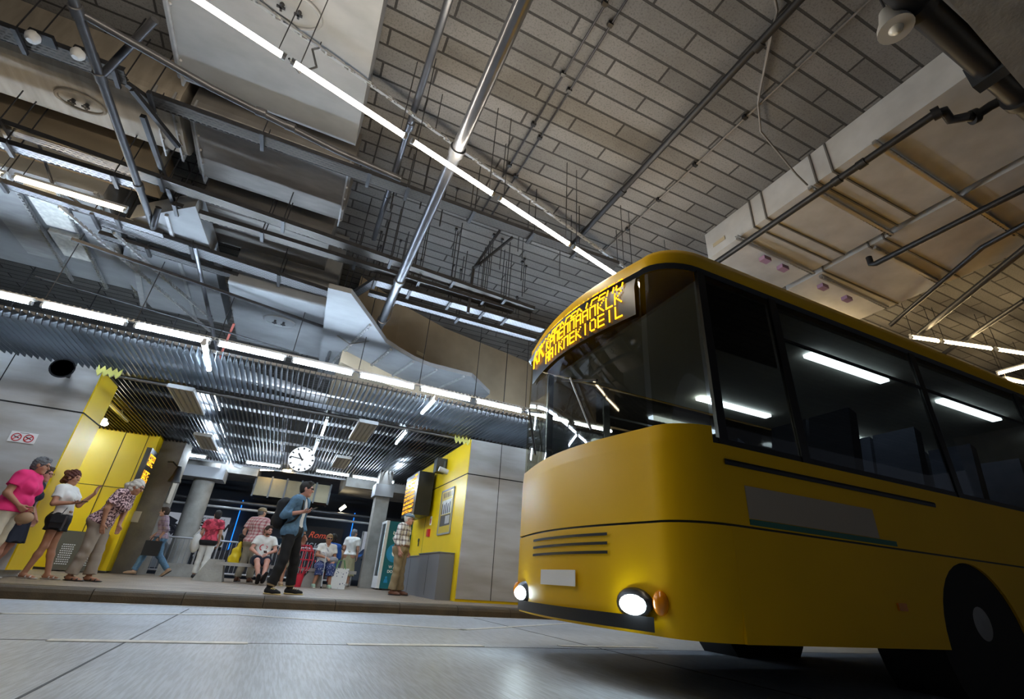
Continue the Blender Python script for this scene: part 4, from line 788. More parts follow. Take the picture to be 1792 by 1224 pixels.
# ================================================================ PEOPLE (one continuous surface each, grown from a distance field)
class Field:
    def __init__(s, lo, hi, h):
        s.h = h; s.lo = np.array(lo, float)-4*h; n = np.ceil((np.array(hi)+4*h-s.lo)/h).astype(int)+1
        s.ax = [(s.lo[i]+h*np.arange(n[i])).astype(np.float32) for i in range(3)]; s.d = np.full(n, .3, np.float32)
    def _sl(s, lo, hi):
        r = []
        for i in range(3):
            a = int(max(0, np.floor((lo[i]-s.lo[i])/s.h))); b = int(min(len(s.ax[i]), np.ceil((hi[i]-s.lo[i])/s.h)+1)); r.append(slice(a, max(a, b)))
        return tuple(r)
    def grid(s, sl): return np.meshgrid(s.ax[0][sl[0]], s.ax[1][sl[1]], s.ax[2][sl[2]], indexing='ij', sparse=True)
    def _comb(s, sl, f, k, sub=False):
        d = s.d[sl]
        if sub: d = -d
        if k > 0:
            hh = np.clip(.5+.5*(d-f)/k, 0, 1); r = d*(1-hh)+f*hh-k*hh*(1-hh)
        else: r = np.minimum(d, f)
        s.d[sl] = -r if sub else r
    def cap(s, a, b, ra, rb=None, k=.02, sub=False, flat=(False, False), sx=None):
        """tapered capsule a->b; sx = (direction, factor) squashes that direction"""
        rb = ra if rb is None else rb; a = np.array(a, float); b = np.array(b, float); m = max(ra, rb)*(1 if sx is None else max(1, 1/sx[1] if False else 1)*1.6)+k+2*s.h
        sl = s._sl(np.minimum(a, b)-m, np.maximum(a, b)+m)
        if min(s.d[sl].shape) == 0: return
        x, y, z = s.grid(sl); ab = b-a; L2 = max(float(ab@ab), 1e-9)
        t = ((x-a[0])*ab[0]+(y-a[1])*ab[1]+(z-a[2])*ab[2])/L2; tc = np.clip(t, 0, 1)
        qx = x-a[0]-tc*ab[0]; qy = y-a[1]-tc*ab[1]; qz = z-a[2]-tc*ab[2]
        if sx is not None:
            u = np.array(sx[0], float); u = u/np.linalg.norm(u); dt = (qx*u[0]+qy*u[1]+qz*u[2])*(1/sx[1]-1); qx = qx+dt*u[0]; qy = qy+dt*u[1]; qz = qz+dt*u[2]
        f = np.sqrt(qx*qx+qy*qy+qz*qz)-(ra+(rb-ra)*tc); L = math.sqrt(L2)
        if flat[0]: f = np.maximum(f, -t*L)
        if flat[1]: f = np.maximum(f, (t-1)*L)
        s._comb(sl, f.astype(np.float32), k, sub)
    def ell(s, c, r, R=None, k=.02, sub=False):
        c = np.array(c, float); m = max(r)+k+2*s.h; sl = s._sl(c-m, c+m)
        if min(s.d[sl].shape) == 0: return
        x, y, z = s.grid(sl); q = (x-c[0], y-c[1], z-c[2])
        if R is not None: q = tuple(q[0]*R[i][0]+q[1]*R[i][1]+q[2]*R[i][2] for i in range(3))
        kk = np.sqrt((q[0]/r[0])**2+(q[1]/r[1])**2+(q[2]/r[2])**2)+1e-6
        f = (kk-1)*min(r)*.6+(kk-1)*.4*(sum(r)/3); s._comb(sl, f.astype(np.float32), k, sub)
    def plane(s, p, n, k=0):
        """keeps the side n points away from"""
        n = np.array(n, float); n /= np.linalg.norm(n); x, y, z = s.grid((slice(None),)*3)
        f = (x-p[0])*n[0]+(y-p[1])*n[1]+(z-p[2])*n[2]; s.d = np.maximum(s.d, f.astype(np.float32))
    def wrinkle(s, amp, fr, seed=0, region=None):
        x, y, z = s.grid((slice(None),)*3)
        s.d = s.d + (amp*(np.sin(fr*(z*1.0+x*.5)+3*np.sin(fr*.35*y+seed))*.6+np.sin(fr*1.7*(z*.6-y*.7)+seed*2+2*np.sin(fr*.4*x))*.4)).astype(np.float32)
    def mesh(s):
        d = s.d; ins = d < 0; n = d.shape
        c = np.zeros([k-1 for k in n], np.uint8); P = np.zeros([k-1 for k in n]+[3], np.float32); W = np.zeros([k-1 for k in n], np.float32)
        sub = lambda o: ins[o[0]:n[0]-1+o[0], o[1]:n[1]-1+o[1], o[2]:n[2]-1+o[2]]
        for o in ((0,0,0),(1,0,0),(0,1,0),(1,1,0),(0,0,1),(1,0,1),(0,1,1),(1,1,1)): c += sub(o)
        act = (c > 0) & (c < 8); idx = np.argwhere(act)
        if len(idx) == 0: return [], []
        acc = np.zeros((len(idx), 3)); cnt = np.zeros(len(idx))
        cr = [(0,0,0),(1,0,0),(0,1,0),(1,1,0),(0,0,1),(1,0,1),(0,1,1),(1,1,1)]
        for i in range(8):
            for ax in range(3):
                if cr[i][ax] == 0:
                    A = np.array(cr[i]); B = A.copy(); B[ax] = 1
                    da = d[tuple((idx+A).T)]; db = d[tuple((idx+B).T)]; m = (da < 0) != (db < 0)
                    t = np.where(m, da/np.where(np.abs(da-db) < 1e-9, 1, da-db), 0); p = A+np.outer(t, B-A)
                    acc[m] += p[m]; cnt[m] += 1
        v = s.lo+(idx+acc/cnt[:,None])*s.h; num = -np.ones(act.shape, np.int64); num[act] = np.arange(len(idx)); F = []
        for ax in range(3):
            sl0 = [slice(1, n[0]-1), slice(1, n[1]-1), slice(1, n[2]-1)]; sl1 = list(sl0); sl0[ax] = slice(0, n[ax]-1); sl1[ax] = slice(1, n[ax])
            a = ins[tuple(sl0)]; b = ins[tuple(sl1)]
            e = np.argwhere(a != b); off = [1,1,1]; off[ax] = 0; e = e+np.array(off)
            u, w_ = [(1,2),(2,0),(0,1)][ax]
            U = np.zeros(3, int); U[u] = 1; V = np.zeros(3, int); V[w_] = 1
            q = np.stack([num[tuple((e-U-V).T)], num[tuple((e-V).T)], num[tuple(e.T)], num[tuple((e-U).T)]], 1)
            fl = ins[tuple(e.T)]
            q[~fl] = q[~fl][:, ::-1]; F.append(q)
        return v, np.concatenate(F)
def field_obj(name, f, m, parent, keep=None):
    v, F = f.mesh()
    if len(v) == 0: return None
    me = bpy.data.meshes.new(name); me.from_pydata(v.tolist(), [], F.tolist()); me.update(); me.polygons.foreach_set('use_smooth', [True]*len(me.polygons)); me.materials.append(m)
    o = bpy.data.objects.new(name, me); COL.objects.link(o); o.parent = parent; return o
def skin_mat(name, col): return mat(name, col, .5, var=.1, vscale=9, spec=.4)
SK = skin_mat('skin_light', (.52,.28,.19)); SK2 = skin_mat('skin_tan', (.42,.2,.12)); SK3 = skin_mat('skin_pink', (.55,.27,.2))
def plaid(name, base, c1, c2, s=18):
    if name in MATS: return MATS[name]
    m = mat(name, base, .8); N, L, b = nodes(m); mp, sp = sep_xyz(N, L)
    def st(o, fr, w_): return mth(N, L, 'LESS_THAN', mth(N, L, 'FRACT', mth(N, L, 'MULTIPLY', o, fr)), w_)
    hor = mth(N, L, 'ADD', sp.outputs[0], sp.outputs[1])
    a = mth(N, L, 'MULTIPLY', mth(N, L, 'ADD', st(sp.outputs[2], s, .35), st(hor, s, .35)), .5)
    c_ = mixc(N, L, a, base, c1); d = mth(N, L, 'MULTIPLY', mth(N, L, 'MAXIMUM', st(sp.outputs[2], s, .1), st(hor, s, .1)), .8)
    L.new(mixc(N, L, d, c_, c2), b.inputs['Base Color']); return m
def spots(name, base, c1, scale, thr, vor=True):
    if name in MATS: return MATS[name]
    m = mat(name, base, .8); N, L, b = nodes(m); tc = N.new('ShaderNodeTexCoord')
    if vor:
        n_ = N.new('ShaderNodeTexVoronoi'); n_.inputs['Scale'].default_value = scale; L.new(tc.outputs['Object'], n_.inputs[0]); o = n_.outputs['Distance']
    else:
        n_ = N.new('ShaderNodeTexNoise'); n_.inputs['Scale'].default_value = scale; n_.inputs['Detail'].default_value = 1; L.new(tc.outputs['Object'], n_.inputs[0]); o = n_.outputs[0]
    L.new(mixc(N, L, mth(N, L, 'LESS_THAN', o, thr), base, c1), b.inputs['Base Color']); return m
V = lambda *a: np.array(a, float)
def unit(a): a = np.array(a, float); return a/np.linalg.norm(a)
def person(label, loc, heading, H=1.7, pose=None, build=1.0, belly=0.0, bust=0.0, h=.009, skin=None, sc_only=None, top=None, bottom=None, shoes=None, hair=None, head_dir=(1,0,-.05), hands=True, eyes=True, lean=0.0):
    """local frame: x ahead, y to the person's left, z up; joints in metres for 1.75 m, scaled to H"""
    S = H/1.75; skin = skin or SK; pose = pose or {}
    t = thing('person', label, 'person', loc, None, heading)
    J = dict(pel=V(0,0,.95), hipL=V(0,.09,.92), hipR=V(0,-.09,.92), knL=V(.02,.1,.5), knR=V(.02,-.1,.5), anL=V(0,.1,.085), anR=V(0,-.1,.085), wai=V(0,0,1.1), che=V(.0,0,1.3), neck=V(-.01,0,1.48), head=V(.03,0,1.625),
             shL=V(0,.185,1.42), shR=V(0,-.185,1.42), elL=V(-.02,.235,1.14), elR=V(-.02,-.235,1.14), wrL=V(.06,.23,.9), wrR=V(.06,-.23,.9), toL=V(1,.1,0), toR=V(1,-.1,0), fdL=V(.1,0,-1), fdR=V(.1,0,-1), pnL=V(0,-1,0), pnR=V(0,1,0))
    for k_, v_ in pose.items(): J[k_] = V(*v_) if isinstance(v_, tuple) else v_
    fr = unit(V(J['che'][0]-J['che'][0]+1, 0, 0)) if 'fr' not in J else unit(J['fr'])
    sh_ax = unit(J['shL']-J['shR']); hip_ax = unit(J['hipL']-J['hipR'])
    ju = unit(J['neck']-J['wai']); fwd_c = unit(np.cross(sh_ax, ju)); fwd_h = unit(np.cross(hip_ax, unit(J['wai']-J['pel'])))
    pts = np.array([J[k_] for k_ in J if k_[:2] not in ('to','fd','pn','fr','cu')]); lo = pts.min(0)-V(.3,.3,.14); hi = pts.max(0)+V(.3,.3,.2)
    B = build
    def mk(): return Field(lo, hi, h/S)
    def torso(f, e=0.0, parts='cwp', k=.05):
        ch, wa, pe = J['che'], J['wai'], J['pel']
        if 'p' in parts:
            f.ell(pe, (.115*B+e, .165*B+e, .12+e), np.array([fwd_h, hip_ax, unit(wa-pe)]), k)
            f.cap(J['hipL'], J['hipL']*.8+pe*.2+V(0,0,.03), .1*B+e, None, k); f.cap(J['hipR'], J['hipR']*.8+pe*.2+V(0,0,.03), .1*B+e, None, k)
            for s_ in ('hipL','hipR'): f.ell(J[s_]-fwd_h*.055*B+V(0,0,.0), (.085*B+e,.085*B+e,.1+e), None, k)
        if 'w' in parts:
            f.ell(wa, (.1*B+e, .14*B+e, .15+e), np.array([fwd_c, sh_ax, ju]), k)
            if belly: f.ell(wa+fwd_c*(.05+belly*.4)-ju*.03, (.08+belly*.6+e, .13*B+e, .12+e), np.array([fwd_c, sh_ax, ju]), k)
        if 'c' in parts:
            f.ell(ch, (.11*B+e, .165*B+e, .19+e), np.array([fwd_c, sh_ax, ju]), k)
            f.cap(J['shL']-sh_ax*.04, J['shR']+sh_ax*.04, .055+e, None, k)
            f.cap(J['neck']-ju*.03, J['shL']-sh_ax*.03, .045+e, .05+e, k); f.cap(J['neck']-ju*.03, J['shR']+sh_ax*.03, .045+e, .05+e, k)
            if bust:
                for s_ in (-1,1): f.ell(ch+fwd_c*(.075*B)+sh_ax*(s_*.075)-ju*.04, (.06+bust+e,.065+bust*.4+e,.065+bust*.4+e), None, .03)
    def leg(f, sd, e=0.0, t0=0.0, t1=2.0, k=.03, flare=0.0, flat=False):
        a, b, c_ = J['hip'+sd], J['kn'+sd], J['an'+sd]
        if t1 <= 1: f.cap(a+(b-a)*t0, a+(b-a)*t1, .088*B+e, .088*B+(.06-.088*B)*t1+e+flare, k, flat=(False, flat))
        else:
            f.cap(a, b, .088*B+e, .056*B**.5+e, k); tt = t1-1; mid = b+(c_-b)*min(.32, tt); ca = unit(c_-b); back = unit(np.cross(np.cross(ca, V(1,0,0)), ca))
            f.cap(b, mid, .055*B**.5+e, .056*B**.5+e, k); end = b+(c_-b)*tt; f.cap(mid, end, .054*B**.5+e, .038+e+flare, k, flat=(False, flat))
    def arm(f, sd, e=0.0, t1=2.0, k=.025, flare=0.0, flat=False):
        a, b, c_ = J['sh'+sd], J['el'+sd], J['wr'+sd]
        if t1 <= 1: f.cap(a, a+(b-a)*t1, .054*B**.6+e, .054*B**.6-.012*t1+e+flare, k, flat=(False, flat))
        else: f.cap(a, b, .054*B**.6+e, .042*B**.4+e, k); f.cap(b, b+(c_-b)*(t1-1), .042*B**.4+e, .042*B**.4+(.028-.042*B**.4)*(t1-1)+e+flare, k, flat=(False, flat))
    # --- head frame
    hf = unit(head_dir); hl = unit(np.cross(V(0,0,1), hf)); hu = np.cross(hf, hl); hc = J['head']; HR = np.array([hf, hl, hu]); P = lambda a, b, c_: hc+hf*a+hl*b+hu*c_
    body = mk(); torso(body)
    for sd in 'LR': leg(body, sd); arm(body, sd)
    body.cap(J['neck']-ju*.02, P(-.02,0,-.06), .056, .053, .03)
    body.ell(P(-.012,0,.03), (.098,.076,.095), HR, .02); body.ell(P(.022,0,-.04), (.072,.062,.085), HR, .03); body.ell(P(.062,0,-.1), (.026,.03,.022), HR, .03)
    body.cap(P(.09,0,.012), P(.112,0,-.028), .009, .014, .012); body.cap(P(.084,-.035,.03), P(.084,.035,.03), .012, None, .015)
    for s_ in (-1,1):
        body.ell(P(.092,s_*.03,.012), (.01,.016,.01), HR, .01, True); body.ell(P(-.005,s_*.08,-.005), (.022,.012,.034), HR, .008); body.ell(P(.06,s_*.04,-.03), (.025,.022,.025), HR, .02)
    body.cap(P(.085,-.018,-.064), P(.085,.018,-.064), .009, None, .008)
    # --- hands and feet
    for sd, sg in (('L',1),('R',-1)):
        w_ = J['wr'+sd]; d = unit(J['fd'+sd]); pn = J['pn'+sd]; pn = unit(pn-d*(pn@d)); ax = np.cross(d, pn)*sg; curl = J.get('curl'+sd, .5)
        thumb_side = np.cross(pn, d)*(1 if sd == 'L' else -1)
        for i, (o, L) in enumerate(((.03,.068),(.01,.076),(-.011,.07),(-.03,.055))):
            kn = w_+d*.085+thumb_side*o; body.cap(w_+d*.01+thumb_side*o*.6, kn, .015, .0125, .014)
            m1 = kn+(d*math.cos(curl*.6)+pn*math.sin(curl*.6))*L*.5; m2 = m1+(d*math.cos(curl*1.5)+pn*math.sin(curl*1.5))*L*.55
            body.cap(kn, m1, .0105, .0095, .004); body.cap(m1, m2, .0095, .008, .003)
        th = w_+d*.03+thumb_side*.028; m1 = th+unit(d*.7+thumb_side*.7+pn*.3)*.04; body.cap(w_+d*.015+thumb_side*.01, th, .016, .014, .012); body.cap(th, m1, .0135, .011, .006); body.cap(m1, m1+unit(d*.9+thumb_side*.2+pn*.4)*.034, .0105, .009, .004)
        an = J['an'+sd]; to = J['to'+sd].copy(); fl = unit(V(to[0]-0*an[0], to[1]*0 if abs(to[0]) == 1 else to[1], to[2])) if np.linalg.norm(to) > .99 and abs(to[0]) == 1 else unit(to)
        J['foot'+sd] = fl; dn = unit(V(0,0,-1)-fl*(-fl[2])) if abs(fl[2]) < .95 else V(-1,0,0); J['dn'+sd] = dn
        body.cap(an-fl*.03+dn*.035, an+fl*.12+dn*.055, .036, .028, .03); body.cap(an+fl*.1+dn*.055, an+fl*.17+dn*.062, .028, .02, .02)
    # never below the floor
    fo = {'H':H}
    def put(name, f, m): 
        o = field_obj(name, f, m, t)
        if o is not None: o.scale = (S,S,S)
        return o
    put('body', body, skin)
    env = dict(mk=mk, torso=torso, leg=leg, arm=arm, J=J, P=P, HR=HR, put=put, t=t, S=S, fwd=fwd_c, ax=sh_ax, ju=ju, hf=hf, hl=hl, hu=hu, B=B, hipf=fwd_h)
    if eyes:
        e_ = MB()
        for s_ in (-1,1): e_.ell(P(.083,s_*.03,.012), .0105, 8, 6)
        o = mesh_obj('eyes', [tuple(q*S) for q in map(np.array, e_.v)], e_.f, mat('eye_dark', (.05,.035,.03), .2), None, True); o.parent = t
        l_ = mk(); l_.cap(P(.0905,-.018,-.064), P(.0905,.018,-.064), .0055, None, 0); put('lips', l_, mat('lip', (.35,.12,.1), .4))
    return env
def add_mb(E, name, mb, m, smooth=True):
    o = mesh_obj(name, [tuple(np.array(q)*E['S']) for q in mb.v], mb.f, m, None, smooth); o.parent = E['t']; return o
# ---- clothes
def tshirt(E, m, sleeve=.55, hem=None, e=.014, name='shirt', neck=.07, wr=.004, parts='cwp', flare=.006, hemn=None, vneck=False):
    f = E['mk'](); J = E['J']; E['torso'](f, e, parts)
    for sd in 'LR': E['arm'](f, sd, e, sleeve, flare=flare, flat=True)
    if wr: f.wrinkle(wr, 42, 1.3)
    hem = J['pel']+V(0,0,-.02) if hem is None else hem; f.plane(hem, hemn if hemn is not None else -(J['wai']-J['pel']))
    f.ell(J['neck']+E['ju']*.045+E['fwd']*.025, (neck,neck,.075), None, .006, True)
    if vneck: f.cap(J['neck']+E['fwd']*.1, J['neck']-E['ju']*.1+E['fwd']*.14, .05, .005, .004, True)
    return E['put'](name, f, m)
def pants(E, m, length=1.93, e=.014, top=None, name='trousers', flare=.012, wr=.004, topn=None):
    f = E['mk'](); J = E['J']; E['torso'](f, e*.8, 'p')
    for sd in 'LR': E['leg'](f, sd, e, 0, length, flare=flare, flat=True)
    if wr: f.wrinkle(wr, 34, 2.1)
    tp = J['pel']*.45+J['wai']*.55 if top is None else top; f.plane(tp, topn if topn is not None else (J['wai']-J['pel'])); return E['put'](name, f, m)
def skirt(E, m, zt, zb, r0, r1, name='skirt', sit=False):
    f = E['mk'](); J = E['J']; a = J['pel']*1.0; f.cap(V(a[0],a[1],zt), V(a[0]+.02,a[1],zb), r0, r1, .01, flat=(True,True), sx=(V(1,0,0), .8)); x, y, z = f.grid((slice(None),)*3)
    ang = np.arctan2(y-a[1], x-a[0]); f.d = f.d+(.012*np.sin(ang*9)*np.clip((zt-z)/max(zt-zb,.1),0,1)).astype(np.float32); return E['put'](name, f, m)
def shoe(E, m, sole=None, h_=.0, name='shoe', e=.008, sandal=False):
    J = E['J']
    for sd in 'LR':
        an, fl, dn = J['an'+sd], J['foot'+sd], J['dn'+sd]; side = np.cross(fl, dn); f = E['mk']()
        if sandal:
            f.cap(an-fl*.05+dn*.072, an+fl*.19+dn*.072, .034, .036, 0, sx=(dn,.3)); 
            for a in (.06,.13): f.cap(an+fl*a+side*.042+dn*.055, an+fl*a+dn*(.02+.12*a), .011, None, .004); f.cap(an+fl*a-side*.042+dn*.055, an+fl*a+dn*(.02+.12*a), .011, None, .004)
            f.cap(an-fl*.055+dn*.03-side*.03, an-fl*.055+dn*.03+side*.03, .012, None, .004)
            E['put']('sandal', f, m)
        else:
            f.cap(an-fl*.025+dn*.035, an+fl*.12+dn*.05, .042+e, .036+e, .03); f.cap(an+fl*.1+dn*.052, an+fl*.185+dn*.058, .036+e, .026+e, .02); f.cap(an+dn*.02, an-dn*(.0+h_), .04+e, .041+e, .02, flat=(False,True)); f.plane(an+dn*.078, dn); o = E['put'](name, f, m)
            if sole is not None:
                g_ = E['mk'](); g_.cap(an-fl*.03+dn*.074, an+fl*.19+dn*.074, .042+e, .036+e, 0, sx=(dn,.32)); so = E['put']('sole', g_, sole)
def hair(E, m, kind='short', seed=0):
    f = E['mk'](); P, HR, hf, hu = E['P'], E['HR'], E['hf'], E['hu']
    if kind == 'cap':
        f.ell(P(-.012,0,.055), (.112,.092,.075), HR, 0); f.plane(P(0,0,.045), -hu); f.cap(P(.07,0,.05), P(.15,0,.035), .065, .05, .01, sx=(hu,.16)); return E['put']('cap', f, m)
    g = {'short':.012,'crop':.007,'curly':.022,'long':.018}[kind]
    f.ell(P(-.018,0,.036), (.098+g,.076+g,.095+g), HR, .01)
    if kind in ('short','curly','long'): f.ell(P(-.05,0,-.03), (.062+g,.07+g*.6,.085), HR, .02)
    if kind == 'crop': f.ell(P(-.045,0,-.015), (.064,.072,.07), HR, .02)
    if kind in ('short','crop') : f.cap(P(.05,-.03,.105), P(.06,.03,.105), .024, .026, .02)
    # face stays free
    f.ell(P(.115,0,-.035), (.085,.085,.105), HR, .006, True)
    for s_ in (-1,1): f.ell(P(.012,s_*.098,-.035), (.036,.03,.05), HR, .006, True)
    if kind == 'short': f.wrinkle(.005, 150, seed)
    if kind == 'curly': f.wrinkle(.01, 110, seed)
    if kind == 'long': f.wrinkle(.005, 90, seed)
    return f
def put_hair(E, m, kind, extra=None, seed=0):
    f = hair(E, m, kind, seed)
    if extra: extra(f)
    return E['put']('hair', f, m)
def glasses(E, m, dark=True):
    P = E['P']; mb = MB()
    for s_ in (-1,1):
        c_ = P(.103,s_*.032,.012)
        R = Matrix([[*E['hf']],[*E['hl']],[*E['hu']]]).transposed()
        mb.ell(c_, (.006,.026,.019), 12, 7, R) if dark else mb.tube([Vector(c_)+R @ Vector((0,.025*math.cos(a),.019*math.sin(a))) for a in [2*math.pi*i/14 for i in range(15)]], .0028, 5, False)
        mb.tube([P(.1,s_*.056,.016), P(.0,s_*.084,.014)], .0035, 5)
    mb.tube([P(.105,-.01,.016), P(.105,.01,.016)], .003, 5); add_mb(E, 'glasses', mb, m)
def strap(E, pts, r, m, name='strap', sx=None):
    f = E['mk']()
    for a, b in zip(pts[:-1], pts[1:]): f.cap(a, b, r, None, .004)
    return E['put'](name, f, m)
def bag_own(label, E_t, loc, mb, m, cat='bag', name='bag'): return solid(name, mb, m, label, cat)
def worldp(E, p):
    t = E['t']; a = t.rotation_euler[2]; p = np.array(p)*E['S']; return Vector((t.location[0]+p[0]*math.cos(a)-p[1]*math.sin(a), t.location[1]+p[0]*math.sin(a)+p[1]*math.cos(a), t.location[2]+p[2]))
R_ = math.radians
C = lambda n, c, **k: mat(n, c, k.pop('rough', .8), var=k.pop('var', .12), vscale=k.pop('vs', 7), **k)
M_PINK = C('shirt_pink', (.75,.02,.16)); M_CREAM = C('trousers_cream', (.66,.58,.45)); M_NAVY = C('cloth_navy', (.012,.016,.035)); M_WHT = C('cloth_white', (.74,.72,.68)); M_BLKC = C('cloth_black', (.007,.007,.009))
M_TAUPE = C('trousers_taupe', (.3,.24,.19)); M_JEAN = C('denim_blue', (.1,.2,.31), vs=25, var=.3); M_JEAND = C('denim_dark', (.03,.06,.12)); M_KHAKI = C('trousers_khaki', (.3,.22,.12)); M_BEIGE = C('trousers_beige', (.34,.29,.22))
M_REDS = spots('shirt_red', (.6,.05,.09), (.28,.02,.04), 9, .48, False); M_LEO = spots('blouse_leopard', (.6,.4,.4), (.06,.02,.03), 34, .5, False); M_DOT = spots('skirt_dots', (.03,.05,.16), (.7,.72,.78), 26, .24); M_CAMO = spots('shorts_camo', (.1,.1,.06), (.3,.27,.18), 14, .5, False)
M_PLR = plaid('shirt_plaid_red', (.62,.45,.42), (.4,.08,.1), (.3,.04,.06), 13); M_PLB = plaid('shirt_plaid_brown', (.7,.66,.62), (.2,.14,.13), (.08,.05,.06), 9); M_PLP = plaid('shirt_plaid_violet', (.3,.22,.24), (.16,.1,.14), (.3,.2,.3), 9)
M_HG = C('hair_grey', (.16,.16,.17), vs=60, var=.6); M_HW = C('hair_white', (.62,.57,.5), vs=50, var=.25); M_HR = C('hair_auburn', (.11,.03,.02), vs=50, var=.5); M_HB = C('hair_dark', (.018,.014,.012), vs=50, var=.4); M_HBR = C('hair_brown', (.06,.035,.02), vs=50, var=.4); M_HBL = C('hair_blond', (.35,.22,.1), vs=50, var=.35)
M_SAND = mat('sandal_black', (.015,.012,.012), .5); M_SANDW = mat('sandal_pale', (.5,.46,.42), .5); M_LEA = mat('leather_tan', (.42,.26,.15), .5, var=.2); M_LBR = mat('leather_brown', (.16,.06,.03), .45); M_GLS = mat('dark_glass', (.01,.02,.03)); M_FRAME = mat('glasses_frame', (.05,.03,.02), .3)
M_SOLEY = mat('sole_cream', (.62,.5,.22), .6); M_PHONE = mat('phone_black', (.01,.01,.012), .2)
def at(px, py, z=ZP): p = onz(px, py, z); return (p.x, p.y, z)
# 1 pink shirt ------------------------------------------------
E1 = person('stout person in a hot pink shirt and cream trousers holding a tan handbag', (-3.64,9.5,ZP), R_(-6), 1.68, dict(
    che=(.03,0,1.3), neck=(.05,0,1.47), head=(.11,0,1.6), shL=(.03,.19,1.41), shR=(.03,-.19,1.41), elR=(.0,-.26,1.14), wrR=(.16,-.16,.99), elL=(.02,.25,1.14), wrL=(.2,.08,.97), fdR=(.6,.5,-.6), fdL=(.5,-.5,-.6), hipL=(-.03,.1,.92), hipR=(-.03,-.1,.92), knR=(.0,-.1,.5), anR=(-.03,-.11,.085), knL=(-.02,.12,.5), anL=(-.1,.12,.085), curlL=1.0, curlR=1.0),
    build=1.28, belly=.07, bust=.035, h=.008, skin=SK2, head_dir=(1,.05,-.08))
tshirt(E1, M_PINK, .6, V(0,0,.9), .026); pants(E1, M_CREAM, 1.72, .014, V(0,0,1.06), flare=.035); put_hair(E1, M_HG, 'short'); glasses(E1, M_FRAME, False); shoe(E1, M_SAND, sandal=True)
wp = worldp(E1, V(.24,-.04,.83)); b = MB().ell(wp, (.11,.055,.085), 16, 10)
t = thing('handbag', 'tan leather handbag held in front of the pink shirt', 'bag', wp-Vector((0,0,.1))); obj('bag_body', b, M_LEA, t, True); obj('handle', MB().tube([wp+Vector((-.08,0,.08)), wp+Vector((-.05,0,.15)), wp+Vector((.05,0,.15)), wp+Vector((.08,0,.08))], .012, 8), M_LEA, t, True)
# 2 navy dress behind
E2 = person('person in a sleeveless navy dress half hidden behind the pink shirt', (-3.67,9.92,ZP), R_(-8), 1.6, dict(head=(.08,0,1.61), neck=(.02,0,1.47), wrR=(.14,-.2,.92), wrL=(.14,.2,.92), anL=(-.12,.1,.085), anR=(.02,-.1,.085)), build=1.1, bust=.02, skin=SK3, head_dir=(1,-.1,-.05))
tshirt(E2, M_NAVY, .12, V(0,0,.9), .014, 'dress_top'); skirt(E2, M_NAVY, 1.0, .52, .2, .25); put_hair(E2, M_HBR, 'short', seed=3); shoe(E2, M_SANDW, sandal=True); glasses(E2, M_FRAME, False)
# 3 auburn hair
E3 = person('person with auburn hair, white printed shirt and black shorts raising one hand', (-3.28,10.3,ZP), R_(-14), 1.62, dict(
    hipL=(-.02,.09,.92), hipR=(0,-.09,.92), knR=(.02,-.12,.5), knL=(0,.1,.5), anR=(-.08,-.13,.085), anL=(.12,.1,.085), elR=(-.06,-.25,1.16), wrR=(.17,-.16,1.2), fdR=(1,.2,.1), pnR=(0,.2,1), elL=(.04,.24,1.2), wrL=(.22,.22,1.42), fdL=(.1,.0,1), pnL=(1,0,0), curlR=.7, curlL=.4, wai=(-.01,0,1.1), che=(-.06,0,1.3), neck=(-.12,0,1.48), head=(-.1,0,1.625), shL=(-.1,.185,1.42), shR=(-.1,-.185,1.42)), build=.98, bust=.015, h=.008, skin=SK2, head_dir=(1,-.12,0))
tshirt(E3, M_WHT, .6, V(0,0,1.0), .016); pants(E3, M_BLKC, .42, .022, V(0,0,1.06), 'shorts', .025); put_hair(E3, M_HR, 'curly', lambda f: (f.cap(E3['P'](-.1,0,.03), E3['P'](-.15,0,-.06), .055, .045, .02), f.cap(E3['P'](-.1,0,.08), E3['P'](-.14,0,.09), .05, None, .02)), 2)
shoe(E3, M_SANDW, sandal=True)
strap(E3, [V(-.19,.1,1.43), V(-.1,.12,1.48), V(.04,.02,1.3), V(.08,-.1,1.1), V(.1,-.2,.98)], .008, M_BLACK, 'bag_strap'); strap(E3, [V(.12,0,1.06), V(.13,-.05,1.06)], .02, M_LEA, 'belt_buckle')
wp = worldp(E3, V(.13,-.24,.88)); t = thing('shoulder_bag', 'small black shoulder bag at the hip of the person in black shorts', 'bag', wp-Vector((0,0,.1))); obj('bag_body', MB().cbox(wp, (.16,.09,.18)), M_BLACK, t); obj('flap', MB().cbox(wp+Vector((0,-.05,.04)), (.165,.012,.11)), M_BLKC, t)
wp = worldp(E3, V(.28,-.13,1.225)); solid('phone', MB().bar(wp+Vector((-.07,0,0)), wp+Vector((.07,.0,.015)), .075,.009), M_PHONE, 'dark phone in the hand of the person with auburn hair', 'phone')
# line drawing on the shirt
lm = MB().tube([V(.045,.06,1.27), V(.085,.02,1.24), V(.085,-.03,1.28), V(.08,-.07,1.25), V(.05,-.11,1.27)], .004, 5); add_mb(E3, 'print', lm, M_BLACK)
